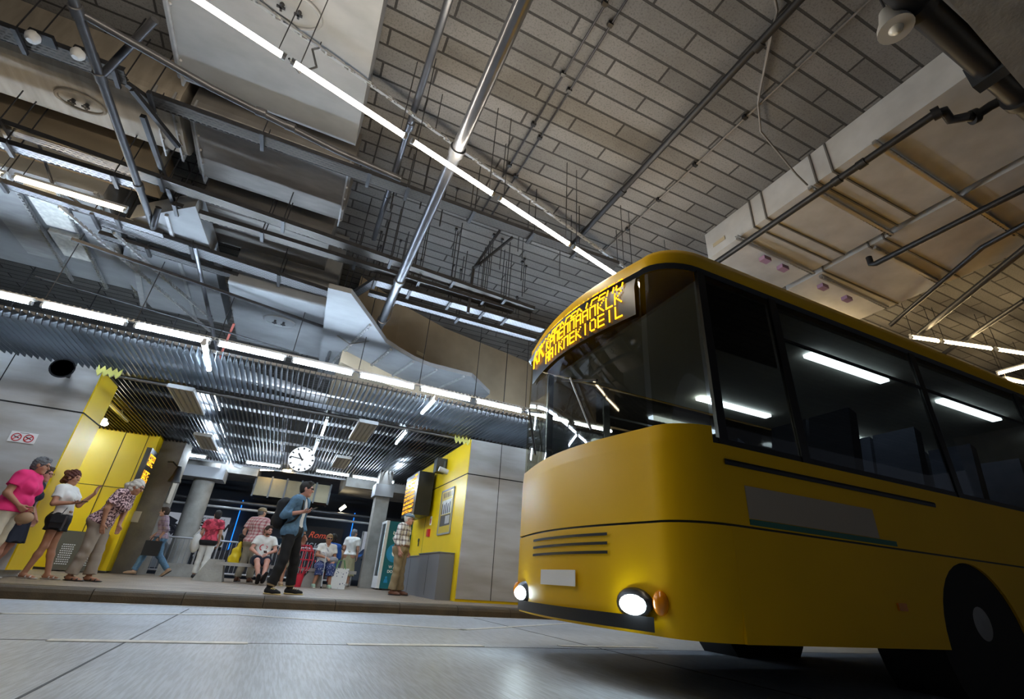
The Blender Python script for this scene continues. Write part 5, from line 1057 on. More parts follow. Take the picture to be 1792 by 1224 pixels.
# 4 leopard blouse
E4 = person('white haired person in a leopard print blouse leaning forward to look down the road', (-2.72,10.3,ZP), R_(-12), 1.66, dict(
    pel=(-.02,0,.95), wai=(.04,0,1.09), che=(.12,0,1.28), neck=(.2,0,1.44), head=(.3,0,1.545), shL=(.16,.18,1.4), shR=(.16,-.18,1.4), elR=(.1,-.25,1.13), wrR=(.11,-.2,.88), elL=(.14,.24,1.12), wrL=(.18,.17,.9), fdR=(.25,.1,-1), fdL=(.2,0,-1), hipL=(-.03,.09,.92), hipR=(-.03,-.09,.92), anL=(.08,.1,.085), anR=(-.09,-.1,.085), knR=(-.02,-.1,.5), knL=(.05,.1,.5), curlR=.25), build=1.12, bust=.03, h=.008, skin=SK2, head_dir=(1,-.05,-.3))
tshirt(E4, M_LEO, .7, V(0,0,.9), .024, 'blouse', flare=.015); pants(E4, M_TAUPE, 1.95, .024, V(0,0,1.0), flare=.03)
put_hair(E4, M_HW, 'long', lambda f: (f.cap(E4['P'](-.09,0,.05), E4['P'](-.17,0,-.02), .045, .045, .02), f.cap(E4['P'](-.17,0,-.02), E4['P'](-.16,.0,-.1), .042, .02, .02)), 1); glasses(E4, M_FRAME, False); shoe(E4, M_SAND, sandal=True)
# 5 walker
E5 = person('person in a muted plaid shirt and jeans striding left with a black bag', (-2.75,15.3,ZP), R_(178), 1.62, dict(
    knL=(.2,.1,.53), anL=(.3,.1,.1), knR=(-.1,-.1,.5), anR=(-.4,-.1,.17), toR=(.75,0,-.65), elL=(-.12,.23,1.15), wrL=(-.02,.22,.93), elR=(.06,-.24,1.16), wrR=(.22,-.2,1.0), che=(.05,0,1.3), neck=(.07,0,1.47), head=(.13,0,1.6), shL=(.02,.18,1.42), shR=(.08,-.18,1.42)), h=.011)
tshirt(E5, M_PLP, 1.3, V(0,0,.92), .02); pants(E5, M_JEAN, 1.95, .02); put_hair(E5, M_HBR, 'short'); shoe(E5, M_LEA, M_BLACK)
wp = worldp(E5, V(.05,.26,.66)); t = thing('carrier_bag', 'black bag carried by the person striding left', 'bag', wp-Vector((0,0,.17))); obj('bag_body', MB().cbox(wp, (.34,.12,.34)), M_BLACK, t); obj('handle', MB().tube([wp+Vector((-.1,0,.16)), wp+Vector((-.06,0,.26)), wp+Vector((.06,0,.26)), wp+Vector((.1,0,.16))], .012, 8), M_BLACK, t, True)
# 6 red shirt, seen from behind
E6 = person('short haired person in a red patterned shirt and white trousers seen from behind', (-1.72,15.7,ZP), R_(80), 1.68, dict(knR=(-.05,-.1,.5), anR=(-.12,-.09,.1), wrL=(.1,.22,.95)), h=.011, build=1.02, head_dir=(.8,.6,0))
tshirt(E6, M_REDS, .6, V(0,0,.92), .024, flare=.012); f = E6['mk'](); E6['torso'](f, .03, 'wp'); f.plane(V(0,0,.96), (0,0,1)); f.plane(V(0,0,.82), (0,0,-1)); E6['put']('lace_hem', f, M_BLKC); pants(E6, M_WHT, 1.93, .02, flare=.02); put_hair(E6, M_HB, 'short'); shoe(E6, M_BLACK)
wp = worldp(E6, V(-.02,.3,.86)); t = thing('shoulder_bag', 'slouchy white shoulder bag beside the red patterned shirt', 'bag', wp-Vector((0,0,.2))); obj('bag_body', MB().ell(wp, (.12,.09,.24)), M_WHT, t, True); obj('bag_strap', MB().tube([wp+Vector((-.1,0,.16)), wp+Vector((.08,0,.5)), wp+Vector((.12,-.02,.62))], .014, 8), M_WHT, t, True)
# 7 plaid with cap, back view
E7 = person('broad person in a red plaid shirt and beige cap seen from behind', (-.62,14.85,ZP), R_(72), 1.8, dict(elL=(-.04,.27,1.16), wrL=(.02,.27,.92), wrR=(.16,-.22,.94), anL=(-.02,.14,.085), anR=(.05,-.13,.085)), h=.011, build=1.2, belly=.05, head_dir=(.85,-.5,0))
tshirt(E7, M_PLR, .75, V(0,0,.9), .024, flare=.015); pants(E7, M_BEIGE, 1.95, .024, flare=.02); put_hair(E7, M_HG, 'crop'); E7c = hair(E7, M_BEIGE, 'cap') if False else None
f = E7['mk'](); P = E7['P']; f.ell(P(-.012,0,.05), (.115,.095,.085), E7['HR'], 0); f.plane(P(0,0,.03), -E7['hu']); f.cap(P(.07,0,.04), P(.15,0,.03), .065, .05, .01, sx=(E7['hu'], .16)); E7['put']('cap', f, M_KHAKI); shoe(E7, M_LBR, M_BLACK)
strap(E7, [V(-.13,.02,1.1), V(-.14,.08,1.3), V(-.06,.16,1.47), V(.05,.16,1.46)], .009, M_BLACK, 'bag_strap')
wp = worldp(E7, V(.02,.31,.98)); t = thing('camera_pouch', 'black camera pouch at the side of the red plaid shirt', 'bag', wp-Vector((0,0,.12))); obj('pouch_body', MB().ell(wp, (.08,.09,.13)), M_BLACK, t, True); obj('flap', MB().ell(wp+Vector((0,-.01,.05)), (.083,.095,.08)), M_BLKC, t, True)
wp = worldp(E7, V(-.05,.33,.58)); t = thing('plastic_bag', 'bright yellow plastic bag carried beside the red plaid shirt', 'bag', wp-Vector((0,0,.25))); f = Field(V(-.2,-.16,-.26), V(.2,.16,.36), .012); f.cap(V(0,0,-.12), V(.02,0,.1), .14, .11, .02, sx=(V(0,1,0),.7)); f.cap(V(.02,0,.1), V(.05,0,.3), .08, .03, .03); f.wrinkle(.012, 30, 1); o = field_obj('bag_body', f, mat('bag_yellow', (.85,.6,.01), .4), t); o.location = (0,0,.25); obj('knot', MB().ell(wp+Vector((.05,0,.3)), .035), mat('bag_yellow', (.85,.6,.01)), t, True)
# seated pose
def sit(zs=.5, reach=.42, feet=.3, spread=.12, **k):
    zs = zs
    d = dict(pel=(0,0,zs+.1), hipL=(.02,.09,zs+.08), hipR=(.02,-.09,zs+.08), knL=(reach,spread,zs+.05), knR=(reach,-spread,zs+.05), anL=(reach+feet-.3+.1,spread,.085), anR=(reach+feet-.3+.1,-spread,.085), wai=(-.02,0,zs+.26), che=(.0,0,zs+.46), neck=(.01,0,zs+.64), head=(.05,0,zs+.78),
             shL=(.01,.185,zs+.58), shR=(.01,-.185,zs+.58), elL=(.06,.24,zs+.32), elR=(.06,-.24,zs+.32), wrL=(.28,.1,zs+.22), wrR=(.28,-.1,zs+.22), fdL=(.8,-.5,-.3), fdR=(.8,.5,-.3), pnL=(0,-.3,-1), pnR=(0,.3,-1))
    d.update(k); return d
# 8 seated man
E8 = person('bearded person in a white shirt with a red mark sitting with legs stretched out', (-.32,14.1,ZP), R_(-82), 1.76, sit(.42, .42, .3, .1, knL=(.44,.1,.5), knR=(.42,-.12,.5), anL=(.78,.06,.14), anR=(.74,-.03,.12), toL=(.6,.1,.8), toR=(.7,-.1,.7), wai=(-.06,0,.68), che=(-.07,0,.87), neck=(-.06,0,1.05), head=(-.01,0,1.19), shL=(-.06,.19,.99), shR=(-.06,-.19,.99), elL=(.04,.27,.75), elR=(.04,-.27,.75), wrL=(.22,.08,.66), wrR=(.22,-.1,.62)), build=1.08, belly=.03, h=.01, skin=SK3, head_dir=(1,.45,-.05))
tshirt(E8, M_WHT, .6, V(0,0,.52), .018, parts='cwp', hemn=(0,0,-1)); pants(E8, M_NAVY, .8, .03, V(-.02,0,.62), 'shorts', .02, topn=(0,0,1)); put_hair(E8, M_HBR, 'crop'); shoe(E8, mat('boot_brown', (.06,.04,.03), .6), M_BLACK, .06)
f = E8['mk'](); P = E8['P']; f.ell(P(.035,0,-.075), (.062,.06,.05), E8['HR'], 0); f.ell(P(.1,0,-.035), (.06,.04,.035), E8['HR'], .005, True); E8['put']('beard', f, M_HBR)
mk_ = MB().tube([V(.085+.02*abs(math.sin(a)),-.05+.05*math.cos(a),.8+.06*math.sin(a)) for a in [R_(70+22*i) for i in range(10)]], .012, 6).tube([V(.1,.03,.84), V(.105,.07,.82), V(.1,.05,.78)], .01, 6); add_mb(E8, 'print', mk_, mat('print_red', (.6,.03,.04)))
solid('phone', MB().bar(worldp(E8, V(.3,.03,.68)), worldp(E8, V(.4,.0,.72)), .07,.01), M_PHONE, 'dark phone in the hands of the seated person in the white shirt', 'phone')
# 9 seated beyond, mostly hidden by the denim shirt
E9 = person('person in patterned shorts on the bench, mostly hidden behind the black jeans', (.28,14.12,ZP), R_(-80), 1.66, sit(.42), h=.012, skin=SK2)
tshirt(E9, M_WHT, .5, V(0,0,.5), .018, hemn=(0,0,-1)); pants(E9, M_CAMO, .85, .03, V(0,0,.62), 'shorts', .02, topn=(0,0,1)); put_hair(E9, M_HBL, 'short'); shoe(E9, M_LEA, M_SOLEY)
# red wire trolley
c0 = Vector((.62,13.55,ZP)); t = thing('wire_basket', 'red wire basket standing before the bench behind the black jeans', 'basket', c0)
wb = MB(); M_RW = mat('red_wire', (.6,.02,.05), .4)
for z, r in ((.28,.1),(.42,.2),(.6,.24),(.8,.2),(.92,.12)): wb.tube([c0+Vector((r*math.cos(a), r*math.sin(a), z)) for a in [2*math.pi*i/16 for i in range(17)]], .012, 6, False)
for i in range(10):
    a = 2*math.pi*i/10; b_ = a+.5; wb.tube([c0+Vector((r*math.cos(a+(b_-a)*z), r*math.sin(a+(b_-a)*z), z)) for z, r in ((.28,.1),(.42,.2),(.6,.24),(.8,.2),(.92,.12))], .009, 6)
obj('wire_body', wb, M_RW, t, True); obj('base_cup', MB().lathe(c0, c0+Vector((0,0,.28)), ((0,.09),(.8,.11),(1,.1)), 16), M_RW, t, True)
# 10 denim shirt
E10 = person('tall person in an open denim shirt, sunglasses and black jeans looking up from a phone', (.17,9.42,ZP), R_(-28), 1.79, dict(
    hipL=(0,.09,.93), hipR=(0,-.09,.93), knL=(.06,.17,.5), anL=(.06,.24,.085), toL=(.95,.3,0), knR=(.03,-.15,.5), anR=(-.05,-.2,.085), toR=(.95,-.2,0), elR=(-.1,-.25,1.17), wrR=(.16,-.17,1.24), fdR=(.9,.25,.15), pnR=(-.1,.3,1), curlR=.7, elL=(-.03,.25,1.13), wrL=(.08,.26,.9), fdL=(.15,0,-1), head=(.05,0,1.63), neck=(.0,0,1.48)), build=.96, h=.0072, skin=SK3, head_dir=(.95,.32,.0))
tshirt(E10, M_WHT, .05, V(0,0,.97), .012, 'undershirt', wr=.002)
f = E10['mk'](); E10['torso'](f, .03, 'cwp')
for sd, tt in (('L',1.75),('R',1.45)): E10['arm'](f, sd, .022, tt, flare=.012, flat=True)
f.wrinkle(.005, 45, .7); f.plane(V(0,0,.86), (0,0,-1)); f.cap(V(.13,.015,1.5), V(.15,.0,.8), .06, .105, .01, True); f.ell(V(.02,0,1.54), (.066,.07,.07), None, .006, True); E10['put']('denim_shirt', f, M_JEAN)
f = E10['mk'](); J = E10['J']
for s_ in (-1,1): f.cap(V(-.06,s_*.05,1.515), V(.065,s_*.06,1.475), .024, .02, .01, sx=(V(0,1,0), .4)); 
f.cap(V(-.065,-.05,1.515), V(-.065,.05,1.515), .022, None, .01); E10['put']('collar', f, M_JEAN)
pants(E10, M_BLKC, 1.86, .022, V(0,0,1.03), 'jeans', .02, .004); f = E10['mk']()
for sd in 'LR':
    a, b_ = E10['J']['kn'+sd], E10['J']['an'+sd]; f.cap(a+(b_-a)*.84, a+(b_-a)*.92, .068, .07, 0, flat=(True,True))
E10['put']('rolled_cuff', f, mat('cuff_tan', (.34,.26,.15), .8))
put_hair(E10, M_HB, 'crop', lambda f: f.cap(E10['P'](.03,-.03,.115), E10['P'](.07,.03,.115), .03, .026, .02)); glasses(E10, M_GLS); shoe(E10, M_BLKC, M_SOLEY, .05)
lc = MB()
for sd in 'LR':
    an, fl, dn = E10['J']['an'+sd], E10['J']['foot'+sd], E10['J']['dn'+sd]; sdv = np.cross(fl, dn)
    for a in (.03,.06,.09,.12): lc.tube([an+fl*a+sdv*.035+dn*(.0+.1*a), an+fl*a-dn*(.022-.2*a), an+fl*a-sdv*.035+dn*(.0+.1*a)], .006, 5)
add_mb(E10, 'laces', lc, M_SOLEY)
add_mb(E10, 'wrist_watch', MB().tube([E10['J']['wrL']+V(.034*math.cos(a),.034*math.sin(a),.02) for a in [2*math.pi*i/14 for i in range(15)]], .009, 6, False), M_BLACK)
strap(E10, [V(-.13,-.1,1.2), V(-.13,-.11,1.4), V(-.02,-.11,1.5), V(.11,-.115,1.42), V(.135,-.13,1.25), V(.06,-.18,1.1), V(-.1,-.16,1.02)], .016, M_BLACK, 'backpack_strap')
wp = worldp(E10, V(-.24,0,1.22)); bt = thing('backpack', 'black backpack on the back of the denim shirt', 'backpack', wp-Vector((0,0,.26)), None, R_(-28))
f = Field(V(-.2,-.24,-.3), V(.2,.24,.32), .012); f.cap(V(0,-.06,-.14), V(0,-.06,.14), .13, .12, .02); f.cap(V(0,.06,-.14), V(0,.06,.14), .13, .12, .02); f.cap(V(-.08,-.05,-.12), V(-.08,.05,-.12), .09, None, .03); f.wrinkle(.006, 30, 2); f.plane(V(.095,0,0), (1,0,0)); o = field_obj('pack_body', f, M_BLKC, bt); o.location = (0,0,.26)
wp = worldp(E10, V(.27,-.13,1.285)); d = Vector((math.cos(R_(-28)), math.sin(R_(-28)), .45)).normalized(); solid('phone', MB().bar(wp-d*.03, wp+d*.115, .072, .009), M_PHONE, 'black phone in the hand of the denim shirt', 'phone')
# 11 seated woman
E11 = person('person in sunglasses and a blue dotted skirt sitting on the bench with a cane', (1.17,14.15,ZP), R_(-86), 1.66, sit(.42, .42, .3, .14, anL=(.5,.17,.085), anR=(.48,-.22,.085), wrR=(.34,-.02,.72), elR=(.1,-.24,.78), wrL=(.3,.2,.62)), h=.01, build=1.08, bust=.025, skin=SK2, head_dir=(1,.0,-.02))
tshirt(E11, M_WHT, .62, V(0,0,.52), .02, hemn=(0,0,-1), vneck=True)
f = E11['mk'](); J = E11['J']; E11['torso'](f, .022, 'p'); 
for sd in 'LR': f.cap(J['hip'+sd], J['kn'+sd]+V(.03,0,0), .12, .11, .06); f.cap(J['kn'+sd]+V(.03,0,0), J['kn'+sd]+V(.05,0,-.18), .1, .11, .05, flat=(False,True))
f.plane(V(0,0,.66), (0,0,1)); f.wrinkle(.008, 26, 1); E11['put']('skirt', f, M_DOT)
put_hair(E11, M_HBL, 'short', seed=5); glasses(E11, M_GLS); shoe(E11, mat('shoe_mint', (.35,.5,.38), .6), M_WHITE)
strap(E11, [V(-.02,-.1,1.08), V(.08,-.08,1.05), V(.14,.02,.9), V(.15,.1,.76), V(.14,.16,.68)], .016, mat('strap_grey', (.35,.35,.38)), 'bag_strap')
wp = worldp(E11, V(.22,.17,.68)); t = thing('shoulder_bag', 'grey shoulder bag on the lap above the dotted skirt', 'bag', wp-Vector((0,0,.07))); obj('bag_body', MB().ell(wp, (.15,.09,.08)), mat('bag_grey', (.3,.3,.33), .6), t, True); obj('zip', MB().bar(wp+Vector((-.1,-.07,.05)), wp+Vector((.1,-.07,.05)), .01,.01), M_GALV, t)
wp = worldp(E11, V(.44,-.04,.74)); f0 = Vector((wp.x+.02, wp.y-.12, ZP)); t = thing('walking_cane', 'pale walking cane leaning before the dotted skirt', 'cane', f0); M_CN = mat('cane_grey', (.5,.52,.56), .35)
obj('shaft', MB().tube([f0+Vector((0,0,.03)), wp+Vector((-.02,-.02,.03)), wp+Vector((-.05,0,.09)), wp+Vector((-.11,.04,.1))], .014, 8), M_CN, t, True); obj('tip', MB().tube([f0, f0+Vector((0,0,.04))], .02, 8), M_BLACK, t)
t = thing('shopping_bag', 'white shopping bag with coloured spots at the side of the dotted skirt', 'bag', (1.55,13.75,ZP)); obj('bag_body', MB().add([(1.38,13.68,ZP),(1.74,13.66,ZP),(1.74,13.86,ZP),(1.38,13.86,ZP),(1.36,13.7,.62),(1.77,13.68,.62),(1.77,13.84,.62),(1.36,13.84,.62)], [(0,3,2,1),(0,1,5,4),(1,2,6,5),(2,3,7,6),(3,0,4,7)]), spots('bag_spots', (.75,.75,.74), (.1,.12,.2), 17, .22), t)
obj('handle', MB().tube([(1.45,13.69,.6),(1.5,13.69,.8),(1.62,13.69,.8),(1.68,13.69,.6)], .012, 6).tube([(1.45,13.83,.6),(1.5,13.83,.8),(1.62,13.83,.8),(1.68,13.83,.6)], .012, 6), mat('handle_green', (.15,.3,.12)), t, True); 
# 12 blue jacket behind
E12 = person('dark haired person in a blue and red jacket sitting behind the dotted skirt', (1.32,14.62,ZP), R_(84), 1.72, sit(.42), h=.012, skin=SK2)
tshirt(E12, C('jacket_blue', (.01,.09,.4)), 1.8, V(0,0,.5), .024, 'jacket', hemn=(0,0,-1)); pants(E12, C('trousers_red', (.4,.02,.03)), 1.9, .02, V(0,0,.62), topn=(0,0,1)); put_hair(E12, M_HB, 'short'); shoe(E12, M_BLACK)
# 13 far woman
E13 = person('grey haired person in a white blouse and long khaki skirt by the square column', (2.02,16.1,ZP), R_(68), 1.58, dict(wrL=(.12,.2,.95), anL=(-.04,.09,.085)), h=.011, build=1.02, head_dir=(.7,-.6,0))
tshirt(E13, M_WHT, .65, V(0,0,.95), .024); skirt(E13, C('skirt_khaki', (.38,.34,.2)), 1.06, .33, .17, .25); put_hair(E13, M_HG, 'short', seed=4); shoe(E13, M_SANDW)
wp = worldp(E13, V(-.06,.29,.92)); t = thing('shoulder_bag', 'tan shoulder bag on the white blouse by the square column', 'bag', wp-Vector((0,0,.15))); obj('bag_body', MB().ell(wp, (.12,.06,.15)), M_LEA, t, True); obj('bag_strap', MB().tube([wp+Vector((-.06,0,.12)), wp+Vector((.1,.02,.45)), wp+Vector((.14,.08,.56))], .011, 6), M_LEA, t, True)
# 14 old man
E14 = person('old person in a brown plaid shirt, khaki trousers and blue flat cap', (2.62,11.9,ZP), R_(-38), 1.77, dict(elL=(-.03,.24,1.14), wrL=(.06,.25,.9), elR=(-.04,-.25,1.14), wrR=(.08,-.24,.9), fdR=(.2,.1,-1), fdL=(.15,0,-1), curlL=1.0, curlR=.8, anL=(.04,.14,.085), anR=(-.02,-.12,.085), che=(-.01,0,1.3), neck=(.02,0,1.47), head=(.08,0,1.6)), build=1.04, belly=.02, h=.008, skin=SK3, head_dir=(.95,.3,-.05))
tshirt(E14, M_PLB, 1.88, V(0,0,1.0), .022, wr=.005, flare=.006); pants(E14, M_KHAKI, 1.95, .026, V(0,0,1.06), flare=.03, wr=.006); put_hair(E14, M_HW, 'crop'); glasses(E14, M_FRAME, False); shoe(E14, M_LBR, M_BLACK)
f = E14['mk'](); E14['torso'](f, .026, 'wp'); f.plane(V(0,0,1.035), (0,0,1)); f.plane(V(0,0,1.0), (0,0,-1)); E14['put']('belt', f, M_LBR)
f = E14['mk'](); P = E14['P']; f.ell(P(-.0,0,.07), (.125,.1,.06), E14['HR'], 0); f.plane(P(0,0,.05), -E14['hu']); f.cap(P(.08,0,.055), P(.155,0,.035), .06, .045, .01, sx=(E14['hu'], .18)); E14['put']('flat_cap', f, C('cap_blue', (.13,.19,.25)))
for s_ in (-1,1):
    f = E14['mk'](); f.cap(V(.118,s_*.085,1.3)+E14['fwd']*.01, V(.118,s_*.085,1.345)+E14['fwd']*.01, .042, None, .01, sx=(V(1,0,0),.35)); E14['put']('shirt_pocket', f, M_PLB)
# ================================================================ THE BUS
BX0, BX1, BY0, BY1 = 2.2, 14.2, 2.3, 4.85
M_BY = mat('bus_yellow', (.85,.49,.0), .4, spec=.25, var=.05, vscale=1.5); M_BG = mat('bus_black_trim', (.012,.012,.013), .3); M_UND = mat('bus_underside', (.012,.012,.012), .8)
def glass(name, tint, a):
    m = bpy.data.materials.new(name); m.use_nodes = True; N, L = m.node_tree.nodes, m.node_tree.links; N.clear()
    tr = N.new('ShaderNodeBsdfTransparent'); tr.inputs[0].default_value = (*tint, 1); gl = N.new('ShaderNodeBsdfGlossy'); gl.inputs['Roughness'].default_value = .03; gl.inputs[0].default_value = (.9,.9,.9,1)
    fz = N.new('ShaderNodeFresnel'); fz.inputs[0].default_value = 1.5; ge = N.new('ShaderNodeNewGeometry'); ad = mth(N, L, 'MULTIPLY', mth(N, L, 'MAXIMUM', fz.outputs[0], a), mth(N, L, 'SUBTRACT', 1.0, ge.outputs['Backfacing'])); mx = N.new('ShaderNodeMixShader'); o = N.new('ShaderNodeOutputMaterial')
    L.new(ad, mx.inputs[0]); L.new(tr.outputs[0], mx.inputs[1]); L.new(gl.outputs[0], mx.inputs[2]); L.new(mx.outputs[0], o.inputs[0]); return m
M_WS = glass('windscreen_glass', (.6,.57,.45), .1); M_SG = glass('tinted_window_glass', (.5,.5,.48), .06)
def ring(ins=0.0, bow=.16, r=.28, nseg=8, rake=0.0):
    """plan outline of the coach, counted from the near rear corner forward along the near side, across the front, back along the far side"""
    x0, x1, y0, y1 = BX0+ins+rake, BX1-ins, BY0+ins, BY1-ins; P = []
    P += [(x1 + (x0+r+.12-x1)*i/24, y0, 'n') for i in range(25)]
    for i in range(1, nseg): a = math.pi/2*i/nseg; P.append((x0+r+.12-(r+.12)*math.sin(a)+0, y0+r-r*math.cos(a), 'c'))
    m = 16
    for i in range(m+1):
        u = i/m; yy = y0+r+(y1-y0-2*r)*u; P.append((x0-bow*math.sin(math.pi*u)*.9+0, yy, 'f'))
    for i in range(1, nseg): a = math.pi/2*(1-i/nseg); P.append((x0+r+.12-(r+.12)*math.sin(a), y1-r+r*math.cos(a), 'c'))
    P += [(x0+r+.12+(x1-x0-r-.12)*i/24, y1, 'r') for i in range(25)]
    return P
def shell(levels, closed=True, sel=None, thick=0.0):
    """levels: (z, inset, rake); sel(point) picks the stretch"""
    mb = MB(); rows = []
    for z, ins, rk in levels: rows.append([(p[0], p[1], z) for p in ring(ins, rake=rk)])
    tags = [p for p in ring(0)]; n = len(rows[0]); o = 0
    for r_ in rows: mb.v += r_
    for k in range(len(rows)-1):
        for i in range(n if closed else n-1):
            j = (i+1) % n
            if sel is None or (sel(i) and sel(j if j else n-1)): mb.f.append((k*n+i, k*n+j, (k+1)*n+j, (k+1)*n+i))
    return mb, n
bus = thing('bus', 'yellow coach passing in the lane with an amber front display', 'bus', (8.2,3.57,0))
R0 = ring(); NR = len(R0)
near = lambda i: R0[i][2] == 'n'; xof = lambda i: R0[i][0]
def wheel_gap(i): return R0[i][2] in 'nr' and (4.55 < R0[i][0] < 5.95 or 10.2 < R0[i][0] < 11.6)
# lower body with wheel openings
mb, n = shell([(.98,0,0),(1.2,0,0),(1.5,0,0)]); obj('body_shell', mb, M_BY, bus, True)
mb, n = shell([(1.49,0,0),(1.62,.004,.004)], False, lambda i: R0[i][2] in 'cf'); obj('front_cowl', mb, M_BY, bus, True)
mb, n = shell([(.32,.02,0),(.5,.0,0),(.965,0,0)], True, lambda i: R0[i][2] in 'cf' or R0[i][0] < 2.61 or R0[i][0] > 14.1)
for y in (BY0+.01, BY1-.01):
    for a, b in ((2.58,4.42),(5.98,10.22),(11.78,14.2)): mb.box((a,y-.01,.32),(b,y+.01,.966))
obj('skirt_panel', mb, M_BY, bus, True)
mb, n = shell([(.963,.012,0),(.982,.012,0)]); obj('seam', mb, M_BG, bus, True)
for wx in (5.2, 11.0):
    for y, s in ((BY0, 1), (BY1, -1)):
        ar = MB(); N_ = 18
        # panel corners around the arch
        outer = []
        for i in range(N_+1):
            a = math.pi*i/N_; outer.append((wx-.58*math.cos(a), .34+.6*math.sin(a)))
        xl, xr = wx-.78, wx+.78
        for i in range(N_):
            (xa, za), (xb, zb) = outer[i], outer[i+1]; ar.prism([(xa,y,za),(xb,y,zb),(xb,y,.966),(xa,y,.966)], (0,.02*s,0))
        ar.box((xl,min(y,y+.02*s),.32),(wx-.58,max(y,y+.02*s),.966)); ar.box((wx+.58,min(y,y+.02*s),.32),(xr,max(y,y+.02*s),.966))
        obj('arch_panel', ar, M_BY, bus)
        lin = MB().tube([(wx, y+.02*s, .42),(wx, y+.5*s, .42)], .64, 24, True); obj('wheel_arch', lin, M_UND, bus, True)
        wh = obj('wheel', MB().lathe((wx,y+.03*s,.5),(wx,y+.33*s,.5), ((0,.3),(.02,.44),(.15,.5),(.85,.5),(1,.44)), 32), mat('tyre', (.012,.012,.012), .8), bus, True)
        obj('rim', MB().lathe((wx,y+.01*s,.5),(wx,y+.06*s,.5), ((0,.08),(.1,.1),(.4,.16),(.6,.28),(1,.3)), 24), M_GALV, wh, True)
# upper: roof with cove, gutters
mb, n = shell([(2.98,0,.02),(3.1,.0,.03),(3.2,.05,.06),(3.28,.16,.14),(3.32,.4,.3)]); top = len(mb.v)
mb.f.append(tuple(range(4*n, 5*n))); obj('roof', mb, M_BY, bus, True)
mb, n = shell([(2.945,.008,.015),(2.985,-.012,.015)]); obj('gutter', mb, M_BG, bus, True)
mb, n = shell([(1.47,.004,0),(1.545,.006,0)], True, lambda i: R0[i][2] != 'f'); obj('window_sill_band', mb, M_BG, bus, True)
mb, n = shell([(1.36,-.006,0),(1.385,-.012,0),(1.4,-.006,0)], False, lambda i: R0[i][2] == 'n' and R0[i][0] < 5.4); obj('trim_strip', mb, M_BG, bus, True)
# glass: windscreen over the front and both front corners, side windows
def gpart(name, sel, m, z0=1.52, z1=2.95, ins=.012, parent=bus):
    mb, n = shell([(z0,ins,0),(z0+(z1-z0)*.5,ins,.0),(z1,ins,.02)], False, sel); return obj(name, mb, m, parent, True)
gpart('windscreen', lambda i: R0[i][2] == 'f', M_WS, 1.61)
for s_ in (0, 1): gpart('corner_glass', (lambda i: R0[i][2] == 'c' and R0[i][1] < 3.5) if s_ == 0 else (lambda i: R0[i][2] == 'c' and R0[i][1] > 3.5), M_WS, 1.61)
xs = sorted({round(p[0], 3) for p in R0 if p[2] == 'n'})
def near_panel(name, xa, xb, y, m, z0, z1, th=.012): return obj(name, MB().box((xa,y-th/2,z0),(xb,y+th/2,z1)), m, bus)
cuts = [2.66, 3.5, 5.55, 7.6, 9.65, 11.7, 14.0]
for y, in ((BY0+.012,), (BY1-.012,)):
    for a, b in zip(cuts[:-1], cuts[1:]):
        near_panel('side_window', a+.0, b-.09, y, M_SG, 1.52, 2.95); near_panel('pillar', b-.09, b, y, M_BG, 1.5, 2.96, .03)
        if a > 3: near_panel('window_bar', a, b-.09, y, M_BG, 2.56, 2.585, .02)
    near_panel('pillar', 2.58, 2.66, y, M_BG, 1.5, 2.96, .03)
near_panel('driver_window_blind', 2.7, 3.42, BY0+.06, mat('blind_dark', (.03,.028,.022), .7), 2.3, 2.92)
obj('rear_wall', MB().box((BX1-.06,BY0,.35),(BX1,BY1,3.0)), M_BY, bus)
obj('floor_panel', MB().box((BX0+.3,BY0+.1,.34),(BX1-.05,BY1-.1,.42)).box((BX0+.9,BY0+.05,1.1),(BX1-.1,BY1-.05,1.16)), M_UND, bus)
obj('inner_ceiling', MB().box((BX0+.5,BY0+.1,2.94),(BX1-.1,BY1-.1,2.98)), mat('bus_liner', (.4,.39,.35), .7), bus)
for y in (BY0+.5, BY1-.5):
    for i in range(4): obj('ceiling_lamp', MB().box((4.6+2.4*i,y-.05,2.9),(5.9+2.4*i,y+.05,2.935)), emat('bus_lamp', (.7,.88,1), 9), bus)
for i in range(9):
    for y in (2.72, 3.15, 4.0, 4.43):
        st_ = MB().box((4.0+1.02*i,y-.2,1.5),(4.45+1.02*i,y+.2,1.6)); st_.prism([(4.4+1.02*i,y-.2,1.55),(4.52+1.02*i,y-.2,1.55),(4.66+1.02*i,y-.2,2.2),(4.56+1.02*i,y-.2,2.24)], (0,.4,0)); obj('seat', st_, mat('seat_blue', (.04,.05,.09), .8), bus)
# driver's dash
obj('dashboard', MB().box((BX0+.2,BY0+.3,1.1),(BX0+.6,BY1-.3,1.5)), M_BG, bus); obj('steering_wheel', MB().tube([(BX0+.75+.08*math.sin(a),2.95+.23*math.cos(a),1.55+.2*math.sin(a)) for a in [2*math.pi*i/20 for i in range(21)]], .018, 6, False), M_BG, bus, True)
